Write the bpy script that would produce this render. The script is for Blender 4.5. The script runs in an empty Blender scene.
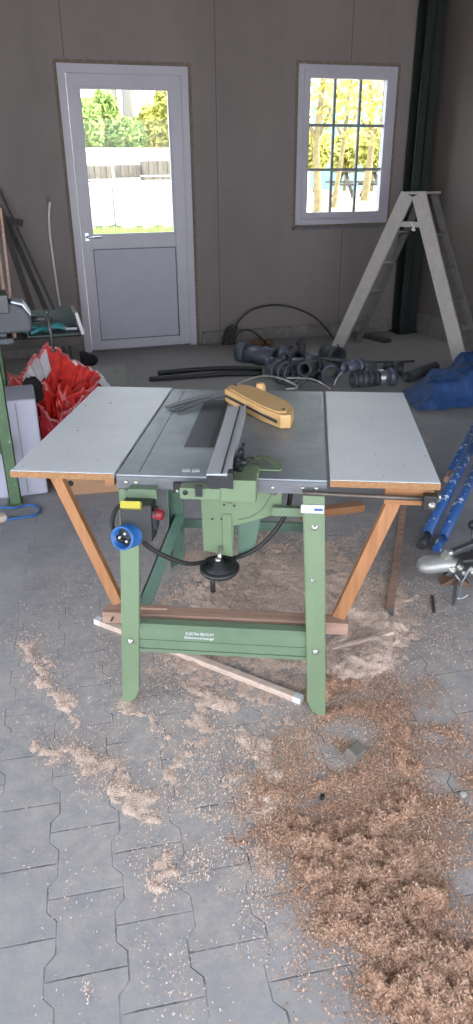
import bpy, bmesh, math, random
import numpy as np
from math import sin, cos, pi, radians, hypot
from mathutils import Vector, Matrix, Euler

random.seed(4)
scene = bpy.context.scene
COL = scene.collection

# ------------------------------------------------------------------ camera
FPX, PITCH, ROLL, YAW = 698.8, .444, -.0109, .2909
CAMZ = 1.6044
W2, H2 = 236.5, 512.0


def ray(u, v):
    du, dv = u - W2, v - H2
    x = du * cos(ROLL) + dv * sin(ROLL)
    y = -du * sin(ROLL) + dv * cos(ROLL)
    cx, cy = x / FPX, -y / FPX
    d = (cx, cos(PITCH) + cy * sin(PITCH), -sin(PITCH) + cy * cos(PITCH))
    return Vector((d[0] * cos(YAW) + d[1] * sin(YAW), -d[0] * sin(YAW) + d[1] * cos(YAW), d[2]))


EYE = Vector((0, 0, CAMZ))


def fl(u, v, z=0.0):
    """point of the room at height z"""
    r = ray(u, v)
    return EYE + r * ((z - CAMZ) / r.z)


def wy(u, v, y):
    """point of the room on the plane at depth y"""
    r = ray(u, v)
    return EYE + r * (y / r.y)


cam_d = bpy.data.cameras.new('camera')
cam = bpy.data.objects.new('camera', cam_d)
COL.objects.link(cam)
fw = ray(W2, H2).normalized()
rt = (ray(W2 + 1, H2) - ray(W2, H2)).normalized()
up = (ray(W2, H2 - 1) - ray(W2, H2)).normalized()
cam.matrix_world = Matrix(((rt.x, up.x, -fw.x, 0), (rt.y, up.y, -fw.y, 0), (rt.z, up.z, -fw.z, CAMZ), (0, 0, 0, 1)))
cam_d.sensor_fit = 'VERTICAL'
cam_d.sensor_height = 36
cam_d.lens = FPX / 1024 * 36
cam_d.clip_start = .05
cam_d.clip_end = 300
scene.camera = cam
scene.view_settings.view_transform = 'Standard'
scene.view_settings.exposure = .84
scene.view_settings.gamma = 1.12
scene.cycles.use_denoising = True
scene.cycles.max_bounces = 8
scene.cycles.diffuse_bounces = 6


# ------------------------------------------------------------------ materials
def lin(h):
    h = h.lstrip('#')
    out = []
    for i in (0, 2, 4):
        c = int(h[i:i + 2], 16) / 255
        out.append(c / 12.92 if c <= .04045 else ((c + .055) / 1.055) ** 2.4)
    return out


class NB:
    """tiny node builder"""

    def __init__(s, name):
        s.m = bpy.data.materials.new(name)
        s.m.use_nodes = True
        s.t = s.m.node_tree
        s.t.nodes.clear()
        s.out = s.t.nodes.new('ShaderNodeOutputMaterial')
        s.b = s.t.nodes.new('ShaderNodeBsdfPrincipled')
        s.t.links.new(s.b.outputs[0], s.out.inputs[0])

    def link(s, a, b):
        if isinstance(a, (int, float)):
            b.default_value = a
        else:
            s.t.links.new(a, b)

    def n(s, ty):
        return s.t.nodes.new(ty)

    def math(s, op, a, b=0.0, c=0.0, clamp=False):
        n = s.n('ShaderNodeMath')
        n.operation = op
        n.use_clamp = clamp
        s.link(a, n.inputs[0])
        s.link(b, n.inputs[1])
        s.link(c, n.inputs[2])
        return n.outputs[0]

    def pos(s, obj=False):
        if obj:
            return s.n('ShaderNodeTexCoord').outputs['Object']
        return s.n('ShaderNodeNewGeometry').outputs['Position']

    def mapping(s, v, scale=(1, 1, 1), rot=(0, 0, 0), loc=(0, 0, 0)):
        n = s.n('ShaderNodeMapping')
        s.t.links.new(v, n.inputs[0])
        n.inputs['Scale'].default_value = scale
        n.inputs['Rotation'].default_value = rot
        n.inputs['Location'].default_value = loc
        return n.outputs[0]

    def noise(s, v, scale=5, detail=4, rough=.55):
        n = s.n('ShaderNodeTexNoise')
        s.t.links.new(v, n.inputs['Vector'])
        n.inputs['Scale'].default_value = scale
        n.inputs['Detail'].default_value = detail
        n.inputs['Roughness'].default_value = rough
        return n.outputs[0]

    def ramp(s, f, stops):
        n = s.n('ShaderNodeValToRGB')
        s.link(f, n.inputs[0])
        e = n.color_ramp.elements
        while len(e) < len(stops):
            e.new(.5)
        for i, (p, c) in enumerate(stops):
            e[i].position = p
            e[i].color = (*c, 1) if not isinstance(c, (int, float)) else (c, c, c, 1)
        return n.outputs[0]

    def mix(s, f, a, b, mode='MIX'):
        n = s.n('ShaderNodeMix')
        n.data_type = 'RGBA'
        n.blend_type = mode
        s.link(f, n.inputs[0])
        for x, i in ((a, 6), (b, 7)):
            if isinstance(x, (tuple, list)):
                n.inputs[i].default_value = (*x[:3], 1)
            else:
                s.t.links.new(x, n.inputs[i])
        return n.outputs[2]

    def bump(s, h, strength=.3, dist=.01):
        n = s.n('ShaderNodeBump')
        n.inputs['Strength'].default_value = strength
        n.inputs['Distance'].default_value = dist
        s.t.links.new(h, n.inputs['Height'])
        s.t.links.new(n.outputs[0], s.b.inputs['Normal'])

    def base(s, c):
        if isinstance(c, (tuple, list)):
            s.b.inputs['Base Color'].default_value = (*c[:3], 1)
        else:
            s.t.links.new(c, s.b.inputs['Base Color'])

    def set(s, rough=.5, metal=0.0, spec=.4):
        s.link(rough, s.b.inputs['Roughness'])
        s.b.inputs['Metallic'].default_value = metal
        s.b.inputs['Specular IOR Level'].default_value = spec
        return s


def plain(name, hexc, rough=.5, metal=0.0, var=.18, scale=14, bump=0.0, spec=.4, dirt_glint=None, dirt_glint_at=.62, stretch=(1, 1, 1)):
    k = NB(name).set(rough, metal, spec)
    c = lin(hexc)
    p = k.mapping(k.pos(True), stretch)
    f = k.noise(p, scale, 5, .6)
    r = k.ramp(f, [(.3, tuple(x * (1 - var) for x in c)), (.7, tuple(min(1, x * (1 + var)) for x in c))])
    if dirt_glint:
        g = k.noise(p, scale * 2.3, 6, .7)
        r = k.mix(k.ramp(g, [(dirt_glint_at, 0.0), (dirt_glint_at + .06, 1.0)]), r, lin(dirt_glint))
    k.base(r)
    if bump:
        k.bump(k.noise(p, scale * 4, 4), bump, .004)
    return k.m


def wood(name, light, dark, axis=0, rough=.6, scale=9):
    k = NB(name).set(rough, 0, .3)
    st = [14.0, 14.0, 14.0]
    st[axis] = 1.2
    p = k.mapping(k.pos(True), tuple(st))
    f = k.noise(p, scale * .5, 6, .65)
    k.base(k.ramp(f, [(.32, lin(dark)), (.62, lin(light))]))
    k.bump(f, .15, .002)
    return k.m


def chipboard(name, hexa, hexb):
    k = NB(name).set(.75, 0, .2)
    f = k.noise(k.pos(True), 160, 3, .7)
    k.base(k.ramp(f, [(.3, lin(hexa)), (.7, lin(hexb))]))
    return k.m


def board_white(name):
    """white melamine with dark nicks, thicker near the front edge"""
    k = NB(name).set(.42, 0, .4)
    p = k.pos(True)
    base = k.ramp(k.noise(p, 3, 4), [(.3, lin('#dde2e9')), (.7, lin('#eaedf1'))])
    nick = k.ramp(k.noise(k.mapping(p, (1, .55, 1)), 55, 2, .5), [(.735, 0.0), (.755, 1.0)])
    c = k.mix(nick, base, lin('#8a7a66'))
    scr = k.ramp(k.noise(k.mapping(p, (60, 3, 1), (0, 0, .5)), 3, 2), [(.70, 0.0), (.74, .35)])
    c = k.mix(scr, c, lin('#9aa2ad'))
    k.base(c)
    return k.m


def steel_top(name):
    k = NB(name)
    p = k.pos(True)
    f = k.noise(p, 4, 6, .6)
    g = k.noise(k.mapping(p, (40, 2, 1)), 3, 4)
    c = k.ramp(f, [(.3, lin('#7a828a')), (.55, lin('#9aa3ab')), (.75, lin('#b2bac1'))])
    c = k.mix(k.ramp(g, [(.55, 0.0), (.75, .5)]), c, lin('#a9b2b8'))
    dust = k.ramp(k.noise(p, 30, 5, .7), [(.6, 0.0), (.75, .35)])
    c = k.mix(dust, c, lin('#a39a8c'))
    k.base(c)
    k.set(k.ramp(g, [(.3, .33), (.7, .5)]), .3, .5)
    k.bump(g, .05, .001)
    return k.m


def paver_mat():
    k = NB('interlocking_pavers').set(.82, 0, .25)
    P = k.pos()
    sep = k.n('ShaderNodeSeparateXYZ')
    k.t.links.new(P, sep.inputs[0])
    ang = radians(-95.4)
    L, Wd, A = .2015, .1625, .024
    ox, oy = -.096, 1.439
    x = k.math('SUBTRACT', sep.outputs[0], ox)
    y = k.math('SUBTRACT', sep.outputs[1], oy)
    p = k.math('ADD', k.math('MULTIPLY', x, cos(ang)), k.math('MULTIPLY', y, sin(ang)))
    q = k.math('ADD', k.math('MULTIPLY', x, -sin(ang)), k.math('MULTIPLY', y, cos(ang)))
    u = k.math('DIVIDE', p, L)
    t = k.math('SUBTRACT', .5, k.math('ABSOLUTE', k.math('SUBTRACT', k.math('FRACT', u), .5)))
    trap = k.math('MULTIPLY', k.math('SUBTRACT', t, .17), 1 / .13, clamp=True)
    kk = k.math('ROUND', k.math('DIVIDE', q, Wd))
    par = k.math('MULTIPLY', k.math('FRACT', k.math('MULTIPLY', kk, .5)), 2)  # 0 or 1
    sgn = k.math('SUBTRACT', 1, k.math('MULTIPLY', par, 2))
    off = k.math('MULTIPLY', k.math('MULTIPLY', sgn, A), k.math('SUBTRACT', trap, .5))
    dq = k.math('SUBTRACT', k.math('SUBTRACT', q, k.math('MULTIPLY', kk, Wd)), off)
    d1 = k.math('ABSOLUTE', dq)
    right = k.math('GREATER_THAN', dq, 0)
    colm = k.math('ADD', k.math('SUBTRACT', kk, 1), right)
    cpar = k.math('MULTIPLY', k.math('FRACT', k.math('MULTIPLY', colm, .5)), 2)
    u2 = k.math('ADD', u, k.math('MULTIPLY', cpar, .5))
    fr = k.math('FRACT', u2)
    d2 = k.math('MULTIPLY', k.math('SUBTRACT', .5, k.math('ABSOLUTE', k.math('SUBTRACT', fr, .5))), L)
    wob = k.math('MULTIPLY', k.math('SUBTRACT', k.noise(P, 60, 3), .5), .004)
    d = k.math('ADD', k.math('MINIMUM', d1, d2), wob)
    joint = k.ramp(k.math('DIVIDE', d, .01), [(.10, 1.0), (.30, 0.0)])
    gaps = k.ramp(k.noise(P, 9, 3), [(.42, .25), (.6, 1.0)])
    jm = k.math('MULTIPLY', joint, gaps)
    jm = k.math('MULTIPLY', jm, k.ramp(k.math('DIVIDE', sep.outputs[1], 5.0), [(.28, 1.0), (.55, .4)]))
    wn = k.n('ShaderNodeTexWhiteNoise')
    wn.noise_dimensions = '2D'
    cmb = k.n('ShaderNodeCombineXYZ')
    k.link(colm, cmb.inputs[0])
    k.link(k.math('FLOOR', u2), cmb.inputs[1])
    k.t.links.new(cmb.outputs[0], wn.inputs['Vector'])
    f = k.noise(P, 3.2, 6, .65)
    base = k.ramp(f, [(.3, lin('#77777d')), (.55, lin('#89898e')), (.75, lin('#989696'))])
    base = k.mix(.16, base, k.ramp(wn.outputs[0], [(0, lin('#7c7c84')), (1, lin('#b4b4ba'))]))
    spk = k.ramp(k.noise(P, 190, 3, .7), [(.62, 0.0), (.72, .4)])
    base = k.mix(spk, base, lin('#c4bcb2'))
    # fine wood dust trodden into the stone round the saw
    m = k.n('ShaderNodeVectorMath')
    m.operation = 'DISTANCE'
    k.t.links.new(P, m.inputs[0])
    m.inputs[1].default_value = (.75, 1.95, 0)
    near = k.ramp(k.math('DIVIDE', m.outputs['Value'], 2.2), [(.25, 1.0), (.75, 0.0)])
    m2 = k.n('ShaderNodeVectorMath')
    m2.operation = 'DISTANCE'
    k.t.links.new(P, m2.inputs[0])
    m2.inputs[1].default_value = (.38, 1.35, 0)
    near2 = k.ramp(k.math('DIVIDE', m2.outputs['Value'], 1.2), [(.12, .95), (.72, 0.0)])
    near = k.math('MAXIMUM', near, near2)
    dust = k.math('MULTIPLY', near, k.ramp(k.noise(P, 16, 9, .78), [(.36, 0.0), (.62, .62)]))
    base = k.mix(dust, base, lin('#c6b6a9'))
    far = k.ramp(k.math('DIVIDE', sep.outputs[1], 8.0), [(.42, 0.0), (.8, .75)])
    base = k.mix(far, base, lin('#88827e'))
    c = k.mix(k.math('MULTIPLY', k.math('MULTIPLY', jm, .82), k.math('SUBTRACT', 1, k.math('MULTIPLY', dust, .8))), base, lin('#3c3937'))
    k.base(c)
    hgt = k.math('SUBTRACT', k.math('MULTIPLY', k.noise(P, 80, 5), .25), jm)
    k.bump(hgt, .5, .004)
    return k.m


def wall_mat(name, hexa, hexb, seams=True):
    k = NB(name).set(.6, 0, .2)
    P = k.pos()
    sep = k.n('ShaderNodeSeparateXYZ')
    k.t.links.new(P, sep.inputs[0])
    f = k.noise(k.mapping(P, (1, 1, .5)), 1.6, 6, .62)
    c = k.ramp(f, [(.3, lin(hexa)), (.7, lin(hexb))])
    st = k.ramp(k.noise(P, 12, 6, .75), [(.64, 0.0), (.72, .45)])
    c = k.mix(st, c, lin('#5a5048'))
    low = k.ramp(k.math('DIVIDE', sep.outputs[2], 3.2), [(0, .45), (.28, 0.0)])
    c = k.mix(low, c, lin('#6b635f'))
    if seams:
        s = k.math('ABSOLUTE', k.math('SUBTRACT', k.math('FRACT', k.math('DIVIDE', k.math('SUBTRACT', sep.outputs[0], 2.055 - .69), 1.38)), .5))
        line = k.ramp(s, [(0, 1.0), (.0035, 0.0)])
        rib = k.math('ABSOLUTE', k.math('SUBTRACT', k.math('FRACT', k.math('DIVIDE', sep.outputs[0], .115)), .5))
        rl = k.ramp(rib, [(0, .14), (.04, 0.0)])
        c = k.mix(line, c, lin('#3c3530'))
        c = k.mix(rl, c, lin('#4d453f'))
        k.bump(k.math('MULTIPLY', line, -1), .4, .006)
    k.base(c)
    return k.m


def glass_mat(name):
    """clear pane: a weak glossy coat over a transparent sheet"""
    k = NB(name)
    tr = k.n('ShaderNodeBsdfTransparent')
    tr.inputs[0].default_value = (.95, .97, .96, 1)
    gl = k.n('ShaderNodeBsdfGlossy')
    gl.inputs['Roughness'].default_value = .03
    mx = k.n('ShaderNodeMixShader')
    mx.inputs[0].default_value = .015
    k.t.links.new(tr.outputs[0], mx.inputs[1])
    k.t.links.new(gl.outputs[0], mx.inputs[2])
    k.t.links.new(mx.outputs[0], k.out.inputs[0])
    return k.m


def dust_mat(name, a, b, c3):
    k = NB(name).set(.95, 0, .05)
    P = k.pos()
    f = k.noise(P, 150, 3, .7)
    g = k.noise(P, 6, 4, .6)
    c = k.ramp(f, [(.28, lin(a)), (.5, lin(b)), (.72, lin(c3))])
    c = k.mix(k.ramp(g, [(.4, 0.0), (.7, .45)]), c, lin(a))
    k.base(c)
    k.bump(k.noise(P, 220, 4, .7), .55, .005)
    return k.m


def splash_mat(name, hexc, hexs, thr=.6):
    k = NB(name).set(.45, 0, .4)
    p = k.mapping(k.pos(True), (1, 1, .35))
    c = k.mix(k.ramp(k.noise(p, 22, 4, .6), [(thr, 0.0), (thr + .02, 1.0)]), lin(hexc), lin(hexs))
    c = k.mix(k.ramp(k.noise(k.pos(True), 35, 3), [(.66, 0.0), (.70, .8)]), c, lin('#273247'))
    k.base(c)
    return k.m


def leaf_mat(name, a, b, c3):
    k = NB(name).set(.6, 0, .2)
    f = k.noise(k.pos(), 2.2, 5, .8)
    k.base(k.ramp(f, [(.3, lin(a)), (.5, lin(b)), (.7, lin(c3))]))
    return k.m


M = dict(
    floor=paver_mat(),
    wall=wall_mat('panel_wall', '#6a6160', '#776e6b'),
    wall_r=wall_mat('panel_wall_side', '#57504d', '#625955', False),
    ceil=plain('ceiling_sheet', '#443f3d', .7),
    kerb=plain('rough_concrete', '#68625e', .9, var=.3, bump=.5, dirt_glint='#55504b'),
    foam=plain('brown_foam', '#665a50', .95, var=.4, scale=40, bump=.8),
    pvc=plain('white_pvc', '#a5a0ac', .35, var=.05, scale=3),
    pvcpanel=plain('white_door_panel', '#9b97a6', .4, var=.05, scale=3),
    seal=plain('rubber_seal', '#54545a', .6),
    glass=glass_mat('clear_glass'),
    chrome=plain('brushed_metal', '#b8bcc2', .3, .9, .1),
    column=plain('dark_green_steel', '#141a18', .5, .1, var=.3, dirt_glint='#3a3733'),
    green=plain('green_enamel', '#66795c', .42, 0, var=.08, scale=6, dirt_glint='#83937a', dirt_glint_at=.7),
    greend=plain('green_enamel_worn', '#5f735b', .45, 0, var=.12, scale=8, dirt_glint='#7a7f6c', dirt_glint_at=.66),
    teal=plain('green_enamel_rail', '#68907e', .45, 0, var=.1),
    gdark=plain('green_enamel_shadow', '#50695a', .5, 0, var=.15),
    steel=steel_top('zinc_plate'),
    lip=plain('bare_steel_lip', '#686a70', .45, .35, var=.25, dirt_glint='#6a5f58', stretch=(1, 6, 6)),
    black=plain('black_plastic', '#1c1d20', .45),
    dark=plain('dark_inlay', '#3b3d44', .4, .2, var=.15, dirt_glint='#6a6a6c', dirt_glint_at=.68),
    alu=plain('aluminium_profile', '#b4b7bc', .4, .0, var=.1, stretch=(1, .1, 1)),
    alud=plain('knife_reflection', '#6a6f76', .45, .6, var=.12),
    white=board_white('white_melamine'),
    edge=chipboard('chipboard_edge', '#7f583a', '#a07650'),
    orange=wood('orange_pine_z', '#a5714a', '#8a5838', 2, scale=6),
    orangex=wood('orange_pine_x', '#9c6a44', '#805236', 0, scale=6),
    brown=wood('brown_beam', '#b08c7a', '#8c6c5e', 0, scale=7),
    pinkw=wood('pink_lath', '#d4bcae', '#b8a092', 0),
    whitew=plain('white_tip', '#d3d6da', .6, var=.1),
    yellow=plain('yellow_plastic', '#dbac70', .45, var=.07, scale=8, dirt_glint='#c69556', dirt_glint_at=.7),
    blue=plain('blue_plastic', '#22579a', .35, var=.06),
    red=plain('red_plastic', '#7e1a24', .4, var=.1),
    label=plain('yellow_label', '#b5a93a', .5, var=.1),
    rod=plain('brown_steel_rod', '#5d544e', .4, .6, var=.3),
    bolt=plain('zinc_bolt', '#b5b5ad', .35, .8),
    stick=plain('sticker_white', '#cfd2dc', .5, var=.06),
    stickb=plain('sticker_blue', '#3a4d9a', .5),
    rubber=plain('black_rubber', '#1a1a1c', .55),
    hose=plain('grey_hose', '#3d3f44', .5),
    grey=plain('grey_pvc_pipe', '#4a4f5d', .35, 0, var=.15, dirt_glint='#6c6f78', dirt_glint_at=.68),
    greyd=plain('dark_grey_pvc', '#36383e', .5, 0, var=.2, dirt_glint='#66676a'),
    ring=plain('black_seal_ring', '#202226', .6),
    silver=plain('silver_sleeve', '#9aa0a8', .3, .8, var=.2),
    tarp=plain('blue_net', '#18396a', .7, var=.35, scale=30, bump=.9),
    lad=plain('painted_aluminium', '#a39c98', .5, .1, var=.1, dirt_glint='#6b5f56', dirt_glint_at=.66),
    ladd=plain('ladder_tread_shaded_rail', '#5c5855', .55, .2, var=.2),
    rope=plain('white_rope', '#c8c6c0', .8),
    bench=plain('bench_green', '#50694a', .55, 0, var=.15, dirt_glint='#8a9a80'),
    viseg=plain('vise_grey', '#3f4047', .5, .2, var=.2, dirt_glint='#6c6e76'),
    darkw=plain('dark_table_wood', '#3a3532', .8, var=.3),
    carton=plain('white_carton', '#b4b4c6', .7, var=.05, scale=4),
    bag=plain('red_film', '#b0222a', .3, 0, var=.3, scale=9, dirt_glint='#e0827c', dirt_glint_at=.72, spec=.6),
    bagr=plain('red_film_rim', '#c2666a', .3, 0, var=.4, scale=20, dirt_glint='#e0c4c4', dirt_glint_at=.55),  # pale blotches paint highlights along the rim of the film
    baginner=plain('red_film_inside', '#d6302b', .3, 0, var=.4, scale=20, dirt_glint='#e9a09a', dirt_glint_at=.70, spec=.7),
    bagw=plain('white_film', '#c9c4ca', .35, 0, var=.15, scale=8, spec=.6),
    blackcloth=plain('black_cloth', '#1b1a1c', .9, var=.3),
    card=wood('brown_box', '#a97f60', '#8f6a50', 0, scale=3),
    slab=plain('grey_slab', '#8f8c88', .85, var=.15, bump=.4),
    bluepole=splash_mat('blue_paint_splashed', '#2a5496', '#c0cad8', .585),
    rust=plain('rusty_metal', '#6e5040', .8, .3, var=.35),
    iron=plain('dark_iron', '#4a4a4c', .5, .6, var=.3, dirt_glint='#7a7672'),
    cast=plain('cast_steel', '#a6a6a4', .42, .5, var=.2, dirt_glint='#7f7f7c', scale=9),
    stone=plain('grey_chip', '#6b665f', .8, var=.25, bump=.4),
    tool=plain('teal_tool', '#2f7d86', .45, var=.2),
    tray=plain('dark_tray', '#3e4a48', .6, var=.2),
    yard=plain('yard_gravel', '#b5ab9a', .9, var=.12, scale=3),
    grass=leaf_mat('grass_blades', '#5c8a2c', '#86a84a', '#a6c46a'),
    hedge=leaf_mat('hedge_leaves', '#4f6a34', '#7f984c', '#b8bc74'),
    foliage=leaf_mat('tree_leaves', '#83853a', '#b0ad50', '#d0ca78'),
    bark=plain('tree_bark', '#867653', .9, var=.35, scale=8, bump=.5),
    sheet=plain('white_sheet', '#e4e2de', .7, var=.06, scale=3),
    pallet=plain('stacked_stone', '#6f6558', .9, var=.25, scale=6),
    cyan=plain('blue_metal_wall', '#7fb9cc', .6, var=.08),
    mast=plain('grey_mast', '#7f7a70', .7, var=.15),
    benchw=plain('weathered_wood', '#4d4842', .8, var=.2),
    bars=plain('grey_bars', '#6f7374', .5),
    worktop=plain('worn_worktop', '#77777a', .7, var=.3, dirt_glint='#55524f'),
    trunk2=plain('pipe_white', '#b8b6b0', .6),
    dustA=dust_mat('pale_sawdust', '#b69b8b', '#d0b7a8', '#e9d9ce'),
    dustB=dust_mat('reddish_sawdust', '#84604c', '#b48b72', '#dab8a2'),  # darkest tone paints the shadowed gaps between shavings
    chipA=dust_mat('pale_shaving', '#bfa697', '#d8c1b3', '#f0e2d8'),
    chipB=dust_mat('reddish_shaving', '#96705b', '#c09a82', '#e8ccb8'),
)


# ------------------------------------------------------------------ mesh builder
class MB:
    def __init__(s):
        s.v, s.f, s.sm = [], [], []

    def add(s, verts, faces, smooth=False):
        o = len(s.v)
        s.v += [Vector(a) for a in verts]
        s.f += [[i + o for i in f] for f in faces]
        s.sm += [smooth] * len(faces)
        return s

    def box(s, c, d, rot=None):
        hx, hy, hz = d[0] / 2, d[1] / 2, d[2] / 2
        vs = [Vector((x, y, z)) for x in (-hx, hx) for y in (-hy, hy) for z in (-hz, hz)]
        if rot is not None:
            R = Euler(rot).to_matrix() if not isinstance(rot, Matrix) else rot
            vs = [R @ a for a in vs]
        c = Vector(c)
        return s.add([a + c for a in vs], [(0, 1, 3, 2), (4, 6, 7, 5), (0, 4, 5, 1), (2, 3, 7, 6), (0, 2, 6, 4), (1, 5, 7, 3)])

    def bb(s, lo, hi):
        return s.box([(a + b) / 2 for a, b in zip(lo, hi)], [b - a for a, b in zip(lo, hi)])

    def bar(s, a, b, w, h, side=None):
        """rectangular bar from a to b; w along side, h across"""
        a, b = Vector(a), Vector(b)
        t = (b - a).normalized()
        sd = Vector(side) if side is not None else (Vector((0, 0, 1)).cross(t) if abs(t.z) < .95 else Vector((1, 0, 0)))
        sd = (sd - t * sd.dot(t)).normalized()
        n = t.cross(sd)
        vs = []
        for p in (a, b):
            for i, j in ((-1, -1), (1, -1), (1, 1), (-1, 1)):
                vs.append(p + sd * (i * w / 2) + n * (j * h / 2))
        return s.add(vs, [(3, 2, 1, 0), (4, 5, 6, 7), (0, 1, 5, 4), (1, 2, 6, 5), (2, 3, 7, 6), (3, 0, 4, 7)])

    def prism(s, pts, off):
        """polygon pts (3d, planar) extruded by vector off"""
        pts = [Vector(p) for p in pts]
        off = Vector(off)
        n = len(pts)
        vs = pts + [p + off for p in pts]
        fs = [list(range(n))[::-1], list(range(n, 2 * n))]
        fs += [(i, (i + 1) % n, (i + 1) % n + n, i + n) for i in range(n)]
        return s.add(vs, fs)

    def tube(s, pts, r, seg=10, cap=True, inner=None):
        pts = [Vector(p) for p in pts]
        rs = r if isinstance(r, (list, tuple)) else [r] * len(pts)
        prev = None
        vs, fs = [], []
        for i, p in enumerate(pts):
            t = (pts[min(i + 1, len(pts) - 1)] - pts[max(i - 1, 0)]).normalized()
            if prev is None:
                nn = t.orthogonal().normalized()
            else:
                nn = (prev - t * prev.dot(t)).normalized()
            prev = nn
            bn = t.cross(nn)
            for j in range(seg):
                a = 2 * pi * j / seg
                vs.append(p + (nn * cos(a) + bn * sin(a)) * rs[i])
        for i in range(len(pts) - 1):
            for j in range(seg):
                k = (j + 1) % seg
                fs.append((i * seg + j, i * seg + k, (i + 1) * seg + k, (i + 1) * seg + j))
        s.add(vs, fs, True)
        if cap:
            n = len(pts)
            s.add([vs[j] for j in range(seg)], [list(range(seg))[::-1]])
            s.add([vs[(n - 1) * seg + j] for j in range(seg)], [list(range(seg))])
        return s

    def pipe(s, a, b, r, wall=.008, seg=20):
        """open hollow pipe"""
        a, b = Vector(a), Vector(b)
        t = (b - a).normalized()
        nn = t.orthogonal().normalized()
        bn = t.cross(nn)
        vs = []
        for p, q in ((a, r), (b, r), (b, r - wall), (a, r - wall)):
            for j in range(seg):
                an = 2 * pi * j / seg
                vs.append(p + (nn * cos(an) + bn * sin(an)) * q)
        fs = []
        for i in range(4):
            i2 = (i + 1) % 4
            for j in range(seg):
                k = (j + 1) % seg
                fs.append((i * seg + j, i * seg + k, i2 * seg + k, i2 * seg + j))
        return s.add(vs, fs, True)

    def revolve(s, prof, c, axis=(0, 0, 1), seg=24):
        """prof: list of (r, h) along axis"""
        ax = Vector(axis).normalized()
        nn = ax.orthogonal().normalized()
        bn = ax.cross(nn)
        c = Vector(c)
        vs, fs = [], []
        for r, hh in prof:
            for j in range(seg):
                a = 2 * pi * j / seg
                vs.append(c + ax * hh + (nn * cos(a) + bn * sin(a)) * r)
        for i in range(len(prof) - 1):
            for j in range(seg):
                k = (j + 1) % seg
                fs.append((i * seg + j, i * seg + k, (i + 1) * seg + k, (i + 1) * seg + j))
        return s.add(vs, fs, True)

    def ball(s, c, r, seg=12, rings=8, rot=None):
        r = r if isinstance(r, (tuple, list)) else (r, r, r)
        c = Vector(c)
        vs, fs = [], []
        for i in range(rings + 1):
            th = pi * i / rings
            for j in range(seg):
                a = 2 * pi * j / seg
                v = Vector((r[0] * sin(th) * cos(a), r[1] * sin(th) * sin(a), r[2] * cos(th)))
                if rot is not None:
                    v = Euler(rot).to_matrix() @ v
                vs.append(c + v)
        for i in range(rings):
            for j in range(seg):
                k = (j + 1) % seg
                fs.append((i * seg + j, (i + 1) * seg + j, (i + 1) * seg + k, i * seg + k))
        return s.add(vs, fs, True)

    def build(s, name, mat, parent=None, bevel=0.0, local=False, origin=None):
        vs = s.v
        loc = Vector((0, 0, 0))
        if parent is not None and not local:
            inv = world_of(parent).inverted()
            vs = [inv @ v for v in vs]
        if parent is None:
            if origin is None:
                lo = [min(v[i] for v in vs) for i in range(3)]
                hi = [max(v[i] for v in vs) for i in range(3)]
                origin = ((lo[0] + hi[0]) / 2, (lo[1] + hi[1]) / 2, lo[2])
            loc = Vector(origin)
            vs = [v - loc for v in vs]
        me = bpy.data.meshes.new(name)
        me.from_pydata([tuple(v) for v in vs], [], s.f)
        me.polygons.foreach_set('use_smooth', s.sm)
        bm = bmesh.new()
        bm.from_mesh(me)
        bmesh.ops.remove_doubles(bm, verts=bm.verts, dist=1e-5)
        bmesh.ops.recalc_face_normals(bm, faces=bm.faces)
        bm.to_mesh(me)
        bm.free()
        me.materials.append(M[mat] if isinstance(mat, str) else mat)
        o = bpy.data.objects.new(name, me)
        o.location = loc
        COL.objects.link(o)
        if parent is not None:
            o.parent = parent
        if bevel:
            b = o.modifiers.new('edge_bevel', 'BEVEL')
            b.width = bevel
            b.segments = 2
            b.limit_method = 'ANGLE'
        return o


def world_of(o):
    m = Matrix.Translation(o.location) @ o.rotation_euler.to_matrix().to_4x4()
    return world_of(o.parent) @ m if o.parent else m


def tag(o, label=None, cat=None, group=None, kind=None):
    for k, v in (('label', label), ('category', cat), ('group', group), ('kind', kind)):
        if v:
            o[k] = v
    return o


def thing(name, loc, label, cat, rotz=0.0, group=None):
    o = bpy.data.objects.new(name, None)
    o.empty_display_size = .1
    COL.objects.link(o)
    o.location = loc
    o.rotation_euler = (0, 0, rotz)
    return tag(o, label, cat, group)


def struct(o, label=None):
    return tag(o, label, None, None, 'structure')


def text_mesh(name, body, size, mat, parent, loc, rot, width=None):
    cu = bpy.data.curves.new(name, 'FONT')
    cu.body = body
    cu.size = size
    cu.extrude = .0004
    cu.align_x = 'CENTER'
    cu.align_y = 'CENTER'
    to = bpy.data.objects.new(name + '_curve', cu)
    COL.objects.link(to)
    dg = bpy.context.evaluated_depsgraph_get()
    me = bpy.data.meshes.new_from_object(to.evaluated_get(dg))
    bpy.data.objects.remove(to)
    xs = [v.co.x for v in me.vertices]
    sc = width / (max(xs) - min(xs)) if width else 1
    for v in me.vertices:
        v.co.x *= sc
    me.materials.clear()
    me.materials.append(M[mat])
    o = bpy.data.objects.new(name, me)
    COL.objects.link(o)
    o.parent = parent
    o.location = loc
    o.rotation_euler = rot
    return o


def arc(p0, p1, p2, n=12):
    """quadratic curve"""
    p0, p1, p2 = Vector(p0), Vector(p1), Vector(p2)
    return [(p0 * (1 - t) ** 2 + p1 * 2 * t * (1 - t) + p2 * t * t) for t in [i / n for i in range(n + 1)]]


def spline(ps, n=8):
    ps = [Vector(p) for p in ps]
    out = []
    for i in range(len(ps) - 1):
        a, b, c, d = ps[max(i - 1, 0)], ps[i], ps[i + 1], ps[min(i + 2, len(ps) - 1)]
        for j in range(n):
            t = j / n
            out.append(.5 * ((2 * b) + (c - a) * t + (2 * a - 5 * b + 4 * c - d) * t * t + (3 * b - a - 3 * c + d) * t ** 3))
    out.append(ps[-1])
    return out


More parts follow.
